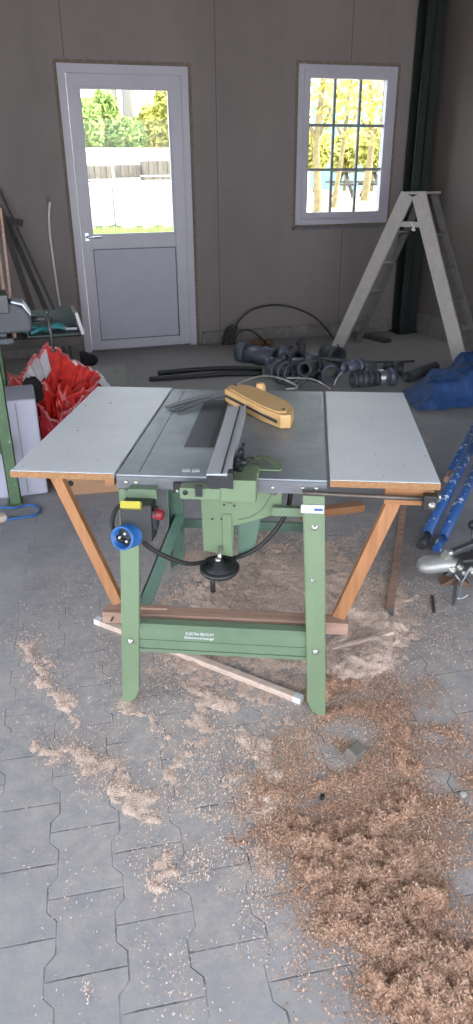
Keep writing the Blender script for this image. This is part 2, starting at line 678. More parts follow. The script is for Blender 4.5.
# ------------------------------------------------------------------ room shell
WY = 7.393          # inner face of the far wall
XR = 4.42           # right wall
XL = -2.6
YF = -1.4           # open gateway behind the camera
ZC = 3.9
struct(MB().bb((XL - .2, YF - 1, -.12), (XR + .2, WY + .2, 0)).build('floor', 'floor', origin=(0, 0, 0)))
DX0, DX1, DZ1 = .60, 1.79, 2.55       # door frame outside
WX0, WX1, WZ0, WZ1 = 2.888, 3.95, 1.17, 2.605
g = .03
xs = [XL, DX0 - g, DX1 + g, WX0 - g, WX1 + g, XR]
wb = MB()
wb.bb((XL, WY, 0), (DX0 - g, WY + .16, ZC))
wb.bb((DX0 - g, WY, DZ1 + g), (DX1 + g, WY + .16, ZC))
wb.bb((DX1 + g, WY, 0), (WX0 - g, WY + .16, ZC))
wb.bb((WX0 - g, WY, 0), (WX1 + g, WY + .16, WZ0 - g))
wb.bb((WX0 - g, WY, WZ1 + g), (WX1 + g, WY + .16, ZC))
wb.bb((WX1 + g, WY, 0), (XR, WY + .16, ZC))
struct(wb.build('wall_back', 'wall', origin=(0, WY, 0)))
struct(MB().bb((XR, YF, 0), (XR + .16, WY + .16, ZC)).build('wall_right', 'wall_r'))
# left wall, unseen front gate opening added for even light under the saw
struct(MB().bb((XL - .16, 2.9, 0), (XL, WY + .16, ZC)).bb((XL - .16, YF, 2.6), (XL, 2.9, ZC)).build('wall_left', 'wall_r'))
struct(MB().bb((XL - .16, YF, ZC), (XR + .16, WY + .16, ZC + .15)).build('ceiling', 'ceil'))
fb = MB()
fb.bb((XL - .16, YF - .16, 2.75), (XR + .16, YF, ZC))
struct(fb.build('wall_front', 'wall_r'))
kb = MB()
kb.bb((XL, WY - .03, 0), (DX0 - .06, WY - .001, .13))
kb.bb((DX1 + .06, WY - .03, 0), (XR, WY - .001, .13))
struct(kb.build('baseboard_back', 'kerb', bevel=.006))
struct(MB().bb((XR - .05, YF + .2, 0), (XR - .001, WY - .03, .22)).build('baseboard_right', 'kerb', bevel=.006))
# foam gaps around door and window
t1 = MB()
t1.bb((DX0 - g, WY - .004, 0), (DX0, WY + .1, DZ1 + g)).bb((DX1, WY - .004, 0), (DX1 + g, WY + .1, DZ1 + g)).bb((DX0, WY - .004, DZ1), (DX1, WY + .1, DZ1 + g))
struct(t1.build('trim_1', 'foam'))
t2 = MB()
t2.bb((WX0 - g, WY - .004, WZ0 - g), (WX0, WY + .1, WZ1 + g)).bb((WX1, WY - .004, WZ0 - g), (WX1 + g, WY + .1, WZ1 + g))
t2.bb((WX0, WY - .004, WZ1), (WX1, WY + .1, WZ1 + g)).bb((WX0, WY - .004, WZ0 - g), (WX1, WY + .1, WZ0))
struct(t2.build('trim_2', 'foam'))
# steel H column in the corner
cl = MB()
CX0, CX1, CYF, CYB = 4.10, 4.29, WY - .22, WY - .04
cl.bb((CX0, CYF, 0), (CX1, CYF + .014, ZC)).bb((CX0, CYB - .014, 0), (CX1, CYB, ZC)).bb(((CX0 + CX1) / 2 - .006, CYF, 0), ((CX0 + CX1) / 2 + .006, CYB, ZC))
col = struct(cl.build('trim_3', 'column'), 'dark green steel column in the corner')
MB().bb((CX0 - .03, CYF - .03, 0), (CX1 + .03, CYB + .005, .014)).build('base_plate', 'column', col)


def frame(b, x0, x1, z0, z1, w, y0, y1, wb_=None):
    wb_ = w if wb_ is None else wb_
    b.bb((x0, y0, z0), (x0 + w, y1, z1)).bb((x1 - w, y0, z0), (x1, y1, z1))
    b.bb((x0 + w, y0, z1 - w), (x1 - w, y1, z1))
    if wb_:
        b.bb((x0 + w, y0, z0), (x1 - w, y1, z0 + wb_))
    return b


# door: frame > leaf > panes
door = bpy.data.objects.new('door_1', None)
COL.objects.link(door)
door.location = ((DX0 + DX1) / 2, WY, 0)
struct(door, 'white door with upper glass pane')
frame(MB(), DX0, DX1, 0, DZ1, .07, WY + .005, WY + .075, 0).build('door_frame', 'pvc', door, .004)
MB().bb((DX0 + .07, WY, 0), (DX1 - .07, WY + .075, .02)).build('threshold', 'seal', door)
lx0, lx1, lz0, lz1 = DX0 + .075, DX1 - .075, .022, DZ1 - .075
GX0, GX1, GZ0, GZ1 = .772, 1.605, 1.12, 2.372
PX0, PX1, PZ0, PZ1 = .775, 1.632, .11, 1.0
lf = MB()
y0, y1 = WY - .012, WY + .06
lf.bb((lx0, y0, lz0), (GX0, y1, lz1)).bb((GX1, y0, lz0), (lx1, y1, lz1)).bb((GX0, y0, GZ1), (GX1, y1, lz1))
lf.bb((GX0, y0, PZ1), (GX1, y1, GZ0)).bb((GX0, y0, lz0), (GX1, y1, PZ0))
leaf = lf.build('door_leaf', 'pvc', door, .003)
MB().bb((GX0 - .001, WY + .004, PZ0), (GX1 + .001, WY + .05, PZ1)).build('panel', 'pvcpanel', leaf)
frame(MB(), GX0 + .002, GX1 - .002, PZ0 + .002, PZ1 - .002, .008, WY, WY + .0045).build('panel_seal', 'seal', leaf)
frame(MB(), GX0, GX1, GZ0, GZ1, .018, WY - .004, WY + .03).build('glazing_bead', 'pvc', leaf)
MB().bb((GX0, WY + .03, GZ0), (GX1, WY + .036, GZ1)).build('pane', 'glass', leaf)
hd = MB()
hp = wy(89, 237, WY)
hx, hz = lx0 + .05, 1.115
hd.tube([(hx, WY - .012, hz), (hx, WY - .06, hz), (hx + .01, WY - .065, hz), (hx + .135, WY - .062, hz - .004)], .011, 10)
hd.box((hx, WY - .016, hz - .0), (.034, .012, .07))
hd.build('door_handle', 'chrome', door)
lk = MB()
lk.revolve([(0.001, 0), (.016, 0), (.016, .012), (.001, .013)], (hx, WY - .012, hz - .135), (0, -1, 0), 16)
lk.box((hx, WY - .027, hz - .135), (.006, .01, .02))
lk.build('lock_cylinder', 'chrome', door)

# window
win = bpy.data.objects.new('window_1', None)
COL.objects.link(win)
win.location = ((WX0 + WX1) / 2, WY, WZ0)
struct(win, 'white window of nine panes')
frame(MB(), WX0, WX1, WZ0, WZ1, .07, WY - .01, WY + .07).build('window_frame', 'pvc', win, .004)
frame(MB(), WX0 + .055, WX1 - .055, WZ0 + .055, WZ1 - .055, .062, WY - .025, WY + .05).build('sash', 'pvc', win, .004)
wx0, wx1, wz0, wz1 = WX0 + .117, WX1 - .117, WZ0 + .117, WZ1 - .117
mb = MB()
for i in (1, 2):
    x = wx0 + (wx1 - wx0) * i / 3
    mb.bb((x - .013, WY + .0, wz0), (x + .013, WY + .026, wz1))
    z = wz0 + (wz1 - wz0) * i / 3
    mb.bb((wx0, WY + .001, z - .013), (wx1, WY + .025, z + .013))
mb.build('glazing_bars', 'bars', win)
MB().bb((wx0, WY + .027, wz0), (wx1, WY + .032, wz1)).build('pane', 'glass', win)
MB().bb((WX0 - .03, WY - .05, WZ0 - .05), (WX1 + .06, WY - .004, WZ0 - .022)).build('window_sill', 'seal', win)

# ------------------------------------------------------------------ table saw (local frame: x across, y away, z up)
SO = Vector((.2131, 1.9705, 0))
SYAW = -.3958
saw = thing('table_saw', SO, 'green table saw with steel top and white wings standing in sawdust', 'table saw', SYAW)
SM = Matrix.Translation(SO) @ Matrix.Rotation(SYAW, 4, 'Z')
SI = SM.inverted()


def sl(u, v, z):
    return SI @ fl(u, v, z)


WM, D, HT, WL, WR = .630, .949, .8075, .330, .325


def SB(b, name, mat, parent=saw, bevel=0.0):
    """b holds saw-local coordinates"""
    b.v = [SM @ v for v in b.v]
    return b.build(name, mat, parent, bevel)


top = SB(MB().bb((0, 0, HT - .006), (WM, D, HT)), 'tabletop', 'steel', bevel=.002)
lip = MB()
lip.bb((0, 0, HT - .045), (WM, .012, HT - .0065)).bb((0, D - .012, HT - .045), (WM, D, HT - .0065))
lip.bb((0, .012, HT - .045), (.012, D - .012, HT - .0065)).bb((WM - .012, .012, HT - .045), (WM, D - .012, HT - .0065))
SB(lip, 'tabletop_lip', 'lip', top)
for x, z in ((.03, .024), (.06, .024), (.47, .028), (.56, .026), (.6, .026)):
    SB(MB().revolve([(.0005, .006), (.006, .005), (.007, 0)], (x, 0, HT - z), (0, -1, 0), 10), 'lip_bolt', 'bolt', top)
SB(MB().prism([(.165, .25, HT), (.252, .25, HT), (.246, .80, HT), (.158, .78, HT)], (0, 0, .0025)), 'blade_insert', 'dark', top)
SB(MB().prism([(.246, .255, HT), (.262, .255, HT), (.252, .80, HT), (.240, .80, HT)], (0, 0, .0034)), 'blade_slot', 'black', top)
SB(MB().prism([(.065, .02, HT), (.067, .02, HT), (.052, .93, HT), (.05, .93, HT)], (0, 0, .001)), 'guide_groove', 'black', top)
for x in (.205, .235):
    SB(MB().box((x, .045, HT + .0008), (.024, .02, .0016), (0, 0, .2)), 'paper_label', 'stick', top)

for side in (0, 1):
    x0, x1 = (-WL, -.008) if side == 0 else (WM + .010, WM + WR)
    yb = D + .012 if side == 0 else D - .002
    pan = SB(MB().bb((x0, .0, HT - .016), (x1, yb, HT + .002)), 'extension_wing', 'white', bevel=.001)
    tag(pan, 'white left wing' if side == 0 else 'white right wing')
    e = MB()
    e.bb((x0, -.004, HT - .0185), (x1, .0, HT + .0005))
    e.bb((x0 + .001, 0, HT - .0195), (x1 - .001, yb, HT - .0165))
    SB(e, 'wing_edge', 'edge', pan)
    if side == 0:
        SB(MB().bb((-.042, .02, HT - .047), (-.014, D - .1, HT - .02)), 'wing_batten', 'orangex', pan)
    else:
        SB(MB().bb((.80, .0, HT - .07), (.94, .045, HT - .021)), 'wing_batten', 'orangex', pan)

# wooden props from the beam to the wings
BZ0, BZ1 = .252, .296     # supporting beam
SB(MB().bar((-.200, .035, HT - .021), (-.042, .035, BZ1 + .035), .034, .028, (1, 0, .3)), 'wing_prop', 'orange')
SB(MB().bar((.832, .035, HT - .072), (.69, .035, BZ1 + .02), .040, .03, (1, 0, .3)), 'wing_prop', 'orange')
beam = SB(MB().bb((-.098, .02, BZ0), (.724, .075, BZ1)), 'support_beam', 'brown', bevel=.003)
SB(MB().tube([(-.068, .012, BZ0 + .014), (-.056, .03, BZ0 + .035)], .004, 6), 'nail', 'iron', beam)
SB(MB().bb((.645, .0195, BZ0 + .004), (.65, .021, BZ0 + .03)), 'saw_cut', 'iron', beam)
SB(MB().bar((-.03, .06, BZ1 + .003), (.12, .06, BZ1 + .003), .02, .006), 'beam_batten', 'brown', beam)


def leg(name, xt, xf, yt, yf, sgn, rear=False):
    """folded sheet leg: wide face, side flange and a slanted foot"""
    w = .062
    zt = HT - .046
    b = MB()
    th = .004
    ysg = 1 if not rear else -1
    # outside edge runs from xt (top) to xf (floor)
    face = [(xt, yt, zt), (xt + sgn * w, yt, zt), (xf + sgn * w, yf, .06), (xf + sgn * w * .75, yf, .022), (xf + sgn * w * .3, yf, .0), (xf, yf, .0)]
    b.prism(face, (0, ysg * th, 0))
    fl_ = [(xt, yt, zt), (xt, yt + ysg * .05, zt), (xf, yf + ysg * .05, .035), (xf, yf + ysg * .03, .0), (xf, yf, .0)]
    b.prism(fl_, (sgn * th, 0, 0))
    il = [(xt + sgn * w, yt, zt), (xt + sgn * w, yt + ysg * .022, zt), (xf + sgn * w, yf + ysg * .022, .06), (xf + sgn * w, yf, .06)]
    b.prism(il, (-sgn * th, 0, 0))
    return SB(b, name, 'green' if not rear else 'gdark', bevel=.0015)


l1 = leg('leg', .006, -.026, -.004, -.082, 1)
l2 = leg('leg', WM - .006, WM + .030, -.004, -.09, -1)
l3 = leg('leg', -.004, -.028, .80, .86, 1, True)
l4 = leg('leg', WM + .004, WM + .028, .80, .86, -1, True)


def bolt(b, x, y, z, r=.008):
    b.revolve([(.0005, .008), (r, .007), (r, 0), (r * 1.5, 0), (r * 1.5, -.002)], (x, y, z), (0, -1, 0), 8)


for L, x, s in ((l1, .005, 1), (l2, WM, 1)):
    bl_ = [(x + (.012 if L is l1 else -.012), -.066 if L is l1 else -.07, .245, .006)]
    if L is l2:
        bl_ += [(x - .03, -.017, .66, .0075), (x - .03, -.04, .49, .005)]
        SB(MB().tube([(x + .008, -.02, .635), (x + .03, -.02, .632), (x + .034, -.02, .64)], .0035, 6), 'leg_hook', 'iron', L)
    else:
        bl_ += [(x + .026, -.008, .745, .005)]
    for q in bl_:
        b = MB()
        bolt(b, *q)
        SB(b, 'leg_bolt', 'bolt', L)
SB(MB().bb((WM - .073, -.0125, .706), (WM - .005, -.011, .732)), 'sticker', 'stick', l2)
SB(MB().bb((WM - .034, -.0135, .714), (WM - .008, -.0126, .722)), 'sticker_print', 'stickb', l2)

st = MB()
zs0, zs1, ys = .204, .302, -.055
st.prism([(.03, ys, zs0 + .004), (.03, ys, zs1 - .012), (.03, ys + .012, zs1), (.03, ys + .045, zs1), (.03, ys + .045, zs1 - .004), (.03, ys + .014, zs1 - .004), (.03, ys + .004, zs1 - .014), (.03, ys + .004, zs0 + .004)], (WM - .06, 0, 0))
st.bb((.03, ys - .006, zs0), (WM - .03, ys + .03, zs0 + .012))
st.bb((.03, ys - .004, zs0 + .04), (WM - .03, ys, zs0 + .046))
stre = SB(st, 'front_stretcher', 'greend')
tm = text_mesh('lettering', 'ELEKTRA BECKUM', .014, 'stick', stre, (.245, ys - .0012, zs1 - .022), (pi / 2, 0, 0), .09)
tm2 = text_mesh('lettering', 'Elektrowerkzeuge', .014, 'stick', stre, (.243, ys - .0012, zs1 - .037), (pi / 2, 0, 0), .095)
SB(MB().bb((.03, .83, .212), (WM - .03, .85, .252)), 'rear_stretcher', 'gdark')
SB(MB().prism([(0, -.04, .20), (0, -.04, .275), (0, .83, .275), (0, .83, .20)], (.006, 0, 0)).bb((0, -.04, .271), (.05, .83, .275)), 'side_rail', 'teal')
SB(MB().prism([(WM, -.04, .20), (WM, -.04, .275), (WM, .83, .275), (WM, .83, .20)], (-.006, 0, 0)).bb((WM - .05, -.04, .271), (WM, .83, .275)), 'side_rail', 'teal')

# motor housing with angle scale
hs = MB()
yh = .06
prof = [(.243, .765), (.498, .765), (.498, .672), (.47, .66), (.44, .648), (.41, .637), (.38, .627), (.348, .617), (.344, .505), (.248, .525)]
hs.prism([(x, yh, z) for x, z in prof], (0, .014, 0))
hs.prism([(.252, yh + .014, .765), (.35, yh + .014, .765), (.335, yh + .014, .53), (.252, yh + .014, .54)], (0, .16, 0))
house = SB(hs, 'saw_housing', 'green', bevel=.003)
ap = spline([(.362, yh - .0005, .640), (.40, yh - .0005, .652), (.435, yh - .0005, .678), (.462, yh - .0005, .722)], 6)
SB(MB().tube(ap, .0022, 6), 'scale_slot', 'gdark', house)
for x, z in ((.275, .735), (.318, .69), (.35, .688), (.28, .64), (.31, .64)):
    SB(MB().revolve([(.0005, .001), (.004, .001), (.004, -.004)], (x, yh, z), (0, -1, 0), 8), 'housing_hole', 'black', house)
SB(MB().bb((.312, yh - .006, .525), (.342, yh, .66)), 'housing_guide', 'green', house, .002)
SB(MB().box((.337, yh - .006, .735), (.02, .012, .05)).tube([(.337, yh - .01, .72), (.337, yh - .01, .70)], .006, 8), 'clamp_latch', 'bolt', house)
kn = MB()
kn.revolve([(.0005, .014), (.010, .012), (.012, .0), (.016, 0), (.016, -.003)], (.472, yh, .742), (0, -1, 0), 14)
SB(kn, 'clamp_bolt', 'bolt', house)
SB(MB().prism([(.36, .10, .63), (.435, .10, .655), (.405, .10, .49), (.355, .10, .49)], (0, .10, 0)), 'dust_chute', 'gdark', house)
SB(MB().bb((.47, .03, .672), (WM - .02, .05, .70)), 'housing_bracket', 'greend')
SB(MB().revolve([(.001, .0), (.1, 0), (.11, .02), (.11, .22), (.1, .24), (.001, .24)], (.36, .36, .66), (0, 1, 0), 20), 'motor', 'iron')
# handwheel
hw = MB()
wc = Vector((.304, .02, .487))
axw = Vector((0, -.12, 1)).normalized()
rim = []
nn = axw.orthogonal().normalized()
bn = axw.cross(nn)
for i in range(33):
    a = 2 * pi * i / 32
    rim.append(wc + (nn * cos(a) + bn * sin(a)) * .055)
hw.tube(rim, .0095, 8, False)
hw.revolve([(.001, -.012), (.02, -.01), (.024, 0), (.052, .003), (.052, .007), (.02, .01), (.014, .03), (.001, .03)], wc, axw, 20)
wheel = SB(hw, 'handwheel', 'black')
SB(MB().tube([wc + Vector((-.016, -.04, -.005)), wc + Vector((-.016, -.043, -.02)), wc + Vector((-.016, -.046, -.062))], [.005, .0085, .0085], 10), 'crank_handle', 'black', wheel)
SB(MB().ball(wc + Vector((-.003, .0, .028)), (.011, .011, .009)), 'wheel_nut', 'bolt', wheel)
SB(MB().tube([wc + Vector((0, .0, .02)), wc + Vector((.0, .03, .06))], .007, 8), 'wheel_shaft', 'bolt', wheel)

# rip fence
z0 = HT + .003
fe = MB().prism([(.284, -.065, z0), (.350, -.065, z0), (.350, -.065, z0 + .036), (.284, -.065, z0 + .033)], (-.010, .665, 0))
fence = SB(fe, 'fence_profile', 'alu', bevel=.002)
SB(MB().prism([(.325, -.066, z0 + .0355), (.330, -.066, z0 + .0357), (.320, .598, z0 + .0357), (.315, .598, z0 + .0355)], (0, 0, .0008)), 'profile_groove', 'dark', fence)
SB(MB().prism([(.3445, -.066, z0 + .0362), (.3505, -.066, z0 + .0362), (.3405, .598, z0 + .0362), (.3345, .598, z0 + .0362)], (0, 0, .006)), 'profile_rib', 'alu', fence)
ck = MB()
ck.box((.318, -.070, z0 + .012), (.064, .012, .034)).box((.354, -.060, z0 + .018), (.016, .03, .05))
SB(ck, 'fence_end_cap', 'black', fence)
SB(MB().box((.262, -.074, z0 - .016), (.02, .01, .034)), 'fence_stop', 'black', fence)
fbk = MB()
fbk.box((.265, -.05, HT - .025), (.12, .045, .036)).box((.375, -.035, HT - .014), (.105, .07, .07)).box((.405, .02, HT + .012), (.05, .07, .02))
clamp = SB(fbk, 'fence_clamp', 'green', bevel=.004)
SB(MB().revolve([(.0005, .002), (.008, .002), (.008, 0)], (.222, -.0735, HT - .02), (0, -1, 0), 10), 'clamp_hole', 'black', clamp)
kb2 = MB()
kb2.ball((.366, .07, HT + .034), (.012, .026, .014)).ball((.366, .125, HT + .036), (.011, .016, .014)).ball((.38, .05, HT + .03), (.016, .011, .011)).box((.366, .09, HT + .018), (.016, .10, .034))
kb2.tube([(.375, .05, HT + .034), (.41, .062, HT + .04)], .005, 8).tube([(.366, .15, HT + .03), (.372, .165, HT + .05)], .005, 8)
SB(kb2, 'clamp_knob', 'black', clamp)
# green mitre sector lying on the table
ms = MB()


def sector(b, c, r0, r1, a0, a1, z, t):
    n = 12
    ps = [(c[0] + r1 * cos(a0 + (a1 - a0) * i / n), c[1] + r1 * sin(a0 + (a1 - a0) * i / n), z) for i in range(n + 1)]
    ps2 = [(c[0] + r0 * cos(a0 + (a1 - a0) * i / n), c[1] + r0 * sin(a0 + (a1 - a0) * i / n), z) for i in range(n + 1)]
    for i in range(n):
        b.prism([ps[i], ps[i + 1], ps2[i + 1], ps2[i]], (0, 0, t))


sector(ms, (.36, .045), .115, .135, -.05, 1.0, HT + .012, .004)
sector(ms, (.36, .045), .07, .088, -.05, 1.0, HT + .012, .004)
ms.bar((.37, .04, HT + .014), (.492, .04, HT + .014), .016, .004).bar((.37, .06, HT + .014), (.43, .155, HT + .014), .014, .004)
ms.box((.40, .05, HT + .006), (.03, .03, .012))
SB(ms, 'mitre_scale', 'green')

# sliding rod to the right, clamp at its end
SB(MB().tube([(.56, -.022, .775), (.925, -.022, .768)], .0075, 10), 'guide_rod', 'rod')
rc = MB()
rc.box((.925, -.024, .762), (.038, .03, .044))
rcl = SB(rc, 'rod_clamp', 'black', bevel=.003)
rb = MB()
bolt(rb, .93, -.042, .757, .007)
rb.tube([(.948, -.02, .775), (.956, -.02, .775)], .008, 8)
SB(rb, 'clamp_screw', 'bolt', rcl)
SB(MB().box((.195, -.008, HT - .032), (.038, .022, .03)), 'lip_clamp', 'black', top)
SB(MB().revolve([(.0005, .006), (.007, .004), (.007, 0)], (.19, -.019, HT - .04), (0, -1, 0), 8), 'lip_clamp_screw', 'bolt', top)

# switch box on the left leg
sb = MB()
sb.box((.078, -.07, .694), (.094, .075, .115), (-.12, 0, 0))
sbx = SB(sb, 'switch_box', 'black', bevel=.005)
SB(MB().box((.085, -.02, .758), (.085, .03, .035)).box((.052, -.012, .74), (.05, .02, .05)), 'switch_bracket', 'greend', sbx)
SB(MB().box((.068, -.108, .757), (.058, .022, .02), (-.6, 0, 0)), 'warning_label', 'label', sbx)
axp = Vector((-.22, -.90, .22)).normalized()
pc = Vector((.056, -.108, .660))
pl = MB()
pl.revolve([(.001, .012), (.030, .012), (.0305, .048), (.036, .048), (.037, .04), (.036, .0), (.039, -.002), (.039, -.014), (.03, -.016), (.03, -.03)], pc, axp, 28)
n2 = axp.orthogonal().normalized()
plug = SB(pl, 'inlet_plug', 'blue', sbx)
for a in (1.2, 3.3, 5.4):
    q = pc + axp * .012 + (Vector((1, -.3, 0)).normalized() * cos(a) + Vector((0, 0, 1)) * sin(a)) * .014
    SB(MB().tube([q, q + axp * .026], .0035, 8), 'contact_pin', 'bolt', plug)
SB(MB().revolve([(.001, .013), (.029, .013)], pc, axp, 20), 'socket_floor', 'black', sbx)
SB(MB().revolve([(.001, .02), (.014, .018), (.017, .0), (.02, -.004)], (.137, -.082, .718), (.95, -.25, 0), 16), 'stop_button', 'red', sbx)
SB(MB().box((.128, -.078, .705), (.018, .04, .06)), 'button_box', 'black', sbx)

cab = spline([(.085, -.10, .655), (.10, -.085, .615), (.15, -.06, .565), (.21, -.02, .52), (.26, .05, .49), (.31, .088, .48), (.37, .088, .495), (.43, .09, .535), (.485, .10, .60), (.517, .11, .67), (.525, .12, .76)], 8)
SB(MB().tube(cab, .0075, 10), 'power_cable', 'rubber')
cab2 = spline([(.045, -.05, .742), (.012, -.07, .725), (.004, -.10, .69), (.022, -.125, .655), (.048, -.12, .648)], 8)
SB(MB().tube(cab2, .007, 8), 'power_cable', 'rubber')

# ------------------------------------------------------------------ blade guard lying on the steel top
gu = thing('blade_guard', SM @ Vector((.38, .65, HT)), 'yellow plastic blade guard with dark riving knife lying on the steel top', 'blade guard', SYAW)
gz = HT + .003
GP = [(.240, .775), (.252, .83), (.285, .85), (.335, .83), (.395, .755), (.492, .63), (.518, .535), (.51, .455), (.474, .448), (.40, .53)]
gb = MB()
gb.prism([(x, y, gz) for x, y in GP], (0, 0, .05))
hood = SB(gb, 'hood', 'yellow', gu, .004)
gb2 = MB()
inner = [(.39 + (x - .39) * .86, .66 + (y - .66) * .88, gz + .0502) for x, y in GP]
gb2.prism(inner, (0, 0, .005))
SB(gb2, 'hood_rim', 'yellow', gu, .002)
gb3 = MB()
gb3.prism([(x, y, gz + .022) for x, y in [(.25, .765), (.462, .45), (.462, .438), (.24, .76)]], (0, 0, .009))
SB(gb3, 'hood_slot', 'dark', gu)
SB(MB().revolve([(.001, .018), (.016, .016), (.02, 0), (.02, -.05)], (.38, .805, gz + .05), (.0, .0, 1), 14), 'knob', 'yellow', gu)
for x, y in ((.28, .81), (.482, .50)):
    SB(MB().revolve([(.0005, .005), (.006, .004), (.007, 0)], (x, y, gz + .055), (0, 0, 1), 8), 'hood_screw', 'rod', gu)
# riving knife: two long dark arcs joined at the guard
kf = MB()


def crescent(b, c0, c1, c2, w0, w1, z, t):
    ctr = arc(c0, c1, c2, 14)
    n = len(ctr)
    A, B = [], []
    for i, p in enumerate(ctr):
        tg = (ctr[min(i + 1, n - 1)] - ctr[max(i - 1, 0)]).normalized()
        nr = Vector((-tg.y, tg.x, 0))
        w = (w0 + (w1 - w0) * i / (n - 1)) / 2
        A.append(p + nr * w)
        B.append(p - nr * w)
    for i in range(n - 1):
        b.prism([A[i], A[i + 1], B[i + 1], B[i]], (0, 0, t))


kz = HT + .011
crescent(kf, (.03, .665, HT + .004), (.12, .80, kz), (.27, .80, kz + .02), .028, .05, 0, .004)
crescent(kf, (.078, .618, HT + .004), (.15, .755, kz), (.27, .775, kz + .02), .014, .035, 0, .004)
SB(kf, 'riving_knife', 'dark', gu)
kf2 = MB()
crescent(kf2, (.052, .645, HT + .004), (.135, .785, kz), (.22, .79, kz + .01), .022, .01, 0, .002)  # paler middle crescent paints a reflection on the dark knife
SB(kf2, 'riving_knife_reflection', 'alud', gu)

# ------------------------------------------------------------------ laths, offcuts round the saw
a, b_ = fl(96, 620, .012), fl(302, 700, .012)
lath = thing('wooden_lath', ((a + b_) / 2).xy.to_3d(), 'long pinkish wooden lath lying under the saw through the front legs', 'lath')
dd = (b_ - a).normalized()
MB().bar(a + dd * .03, b_ - dd * .03, .026, .024).build('lath_body', 'pinkw', lath, .001)
MB().bar(a, a + dd * .03, .0262, .0242).build('white_end', 'whitew', lath)
MB().bar(b_ - dd * .03, b_, .0262, .0242).build('white_end', 'whitew', lath)
a, b_ = fl(389, 617, .012), fl(405, 500, .012)
ls = thing('wooden_strip', ((a + b_) / 2).xy.to_3d(), 'brown wooden strip with silver end lying right of the saw, pointing at far wall', 'strip')
dd = (b_ - a).normalized()
MB().bar(a + dd * .035, b_, .032, .024).build('strip_body', 'brown', ls, .001)
MB().bar(a, a + dd * .035, .0322, .0242).build('silver_end', 'silver', ls)
tag(MB().bar(fl(332, 649, .008), fl(393, 632, .03), .014, .012).build('wood_sliver', 'pinkw'), 'thin pale sliver of wood sticking out of the sawdust right of the saw', 'wood sliver')
tag(MB().bar(fl(300, 514, .02), fl(363, 506, .02), .06, .04).build('wood_offcut', 'orangex', bevel=.003), 'orange brown wood offcut on the floor behind the saw', 'offcut')
p = fl(355, 757)
tag(MB().box(p + Vector((0, 0, .02)), (.055, .04, .032), (.2, .1, .5)).build('wood_block', 'stone', bevel=.004), 'small dark wood block on sawdust in front of the right leg', 'block')
p = fl(322, 800)
tag(MB().box(p + Vector((0, 0, .012)), (.016, .013, .012), (.2, .1, .9)).build('stone_chip', 'black', bevel=.002), 'tiny dark chip on the floor below the wood block', 'chip')
p = fl(463, 797)
tag(MB().ball(p + Vector((0, 0, .011)), (.011, .010, .010)).build('pebble', 'slab'), 'small pale pebble near the right edge of the picture', 'pebble')
# curved twig of wood splinters
p = [fl(u, v, .012) for u, v in ((388, 808), (395, 812), (404, 815))]
tag(MB().tube(p, .003, 5).build('splinter', 'brown'), 'thin dark splinter lying on the paving at right', 'splinter')

# ------------------------------------------------------------------ workbench, vise, carton, bag at left
BL = Vector((-.159, 3.722, 0))
BT = .865
wbn = thing('workbench', (BL.x - .5, BL.y + .3, 0), 'workbench on green steel legs at the left edge', 'workbench')
MB().bb((-1.3, 3.66, BT - .05), (-.125, 4.35, BT)).build('worktop', 'worktop', wbn, .004)
for (x, y) in ((BL.x, BL.y), (BL.x, 4.28), (-1.2, BL.y), (-1.2, 4.28)):
    b = MB()
    b.bb((x - .032, y - .03, 0), (x + .032, y - .025, BT - .05)).bb((x + .027, y - .03, 0), (x + .032, y + .03, BT - .05)).bb((x - .032, y - .03, 0), (x - .027, y + .01, BT - .05))
    lg = b.build('leg', 'bench', wbn)
    MB().bb((x - .045, y - .04, 0), (x + .045, y + .04, .008)).build('foot_plate', 'bench', lg)
MB().bb((-1.2, BL.y - .02, .30), (BL.x - .03, BL.y + .02, .35)).build('crossbar', 'bench', wbn)
MB().bb((BL.x - .02, BL.y, .30), (BL.x + .02, 4.28, .35)).build('crossbar', 'bench', wbn)
MB().bb((-1.25, 3.68, BT - .13), (-.135, 3.70, BT - .052)).build('apron', 'bench', wbn)

# vise standing on the bench corner
VX = .085
VP = Vector((-.2, 3.80, BT))
vs = thing('bench_vise', VP, 'grey steel bench vise with hanging handle bar on the workbench corner', 'vise')
b = MB()
b.bb((-.33, 3.72, BT), (-.13, 3.92, BT + .03)).bb((-.28, 3.76, BT + .03), (-.16, 3.90, BT + .07))
b.build('vise_base', 'viseg', vs, .006)
b = MB()
# rounded body profile in x-z extruded along y
zb = BT + .05
pr = [(-.42, zb), (-.04, zb), (-.03, zb + .03), (-.035, zb + .08), (-.06, zb + .12), (-.1, zb + .145), (-.15, zb + .15), (-.42, zb + .15)]
b.prism([(x, 3.74, z) for x, z in pr], (0, .17, 0))
body = b.build('vise_body', 'viseg', vs, .012)
MB().bb((-.24 , 3.73, zb + .10), (-.13, 3.93, zb + .19)).build('vise_jaw', 'iron', vs, .006)
MB().bb((-.40, 3.73, zb + .10), (-.28, 3.93, zb + .19)).build('vise_jaw', 'iron', vs, .006)
MB().prism([(x, 3.735, z) for x, z in [(-.12, zb + .15), (-.07, zb + .135), (-.035, zb + .085), (-.03, zb + .085), (-.062, zb + .142), (-.115, zb + .158)]], (0, .18, 0)).build('slide_edge', 'silver', vs)
sp0 = Vector((-.03, 3.82, zb + .05))
sp1 = Vector((.055, 3.82, zb + .05))
MB().tube([sp0, sp1], .016, 12).ball(sp1, .02).build('vise_screw', 'iron', vs)
h0 = Vector((.05, 3.80, zb + .085))
h1 = Vector((.062, 3.80, zb - .11))
hb = MB().tube([h0, h1], .0075, 8).build('handle_bar', 'iron', vs)
MB().ball(h1, .013).build('handle_knob', 'iron', hb)
MB().ball(h0, .013).build('handle_knob', 'iron', hb)

for o_ in vs.children:
    o_.location.x += VX

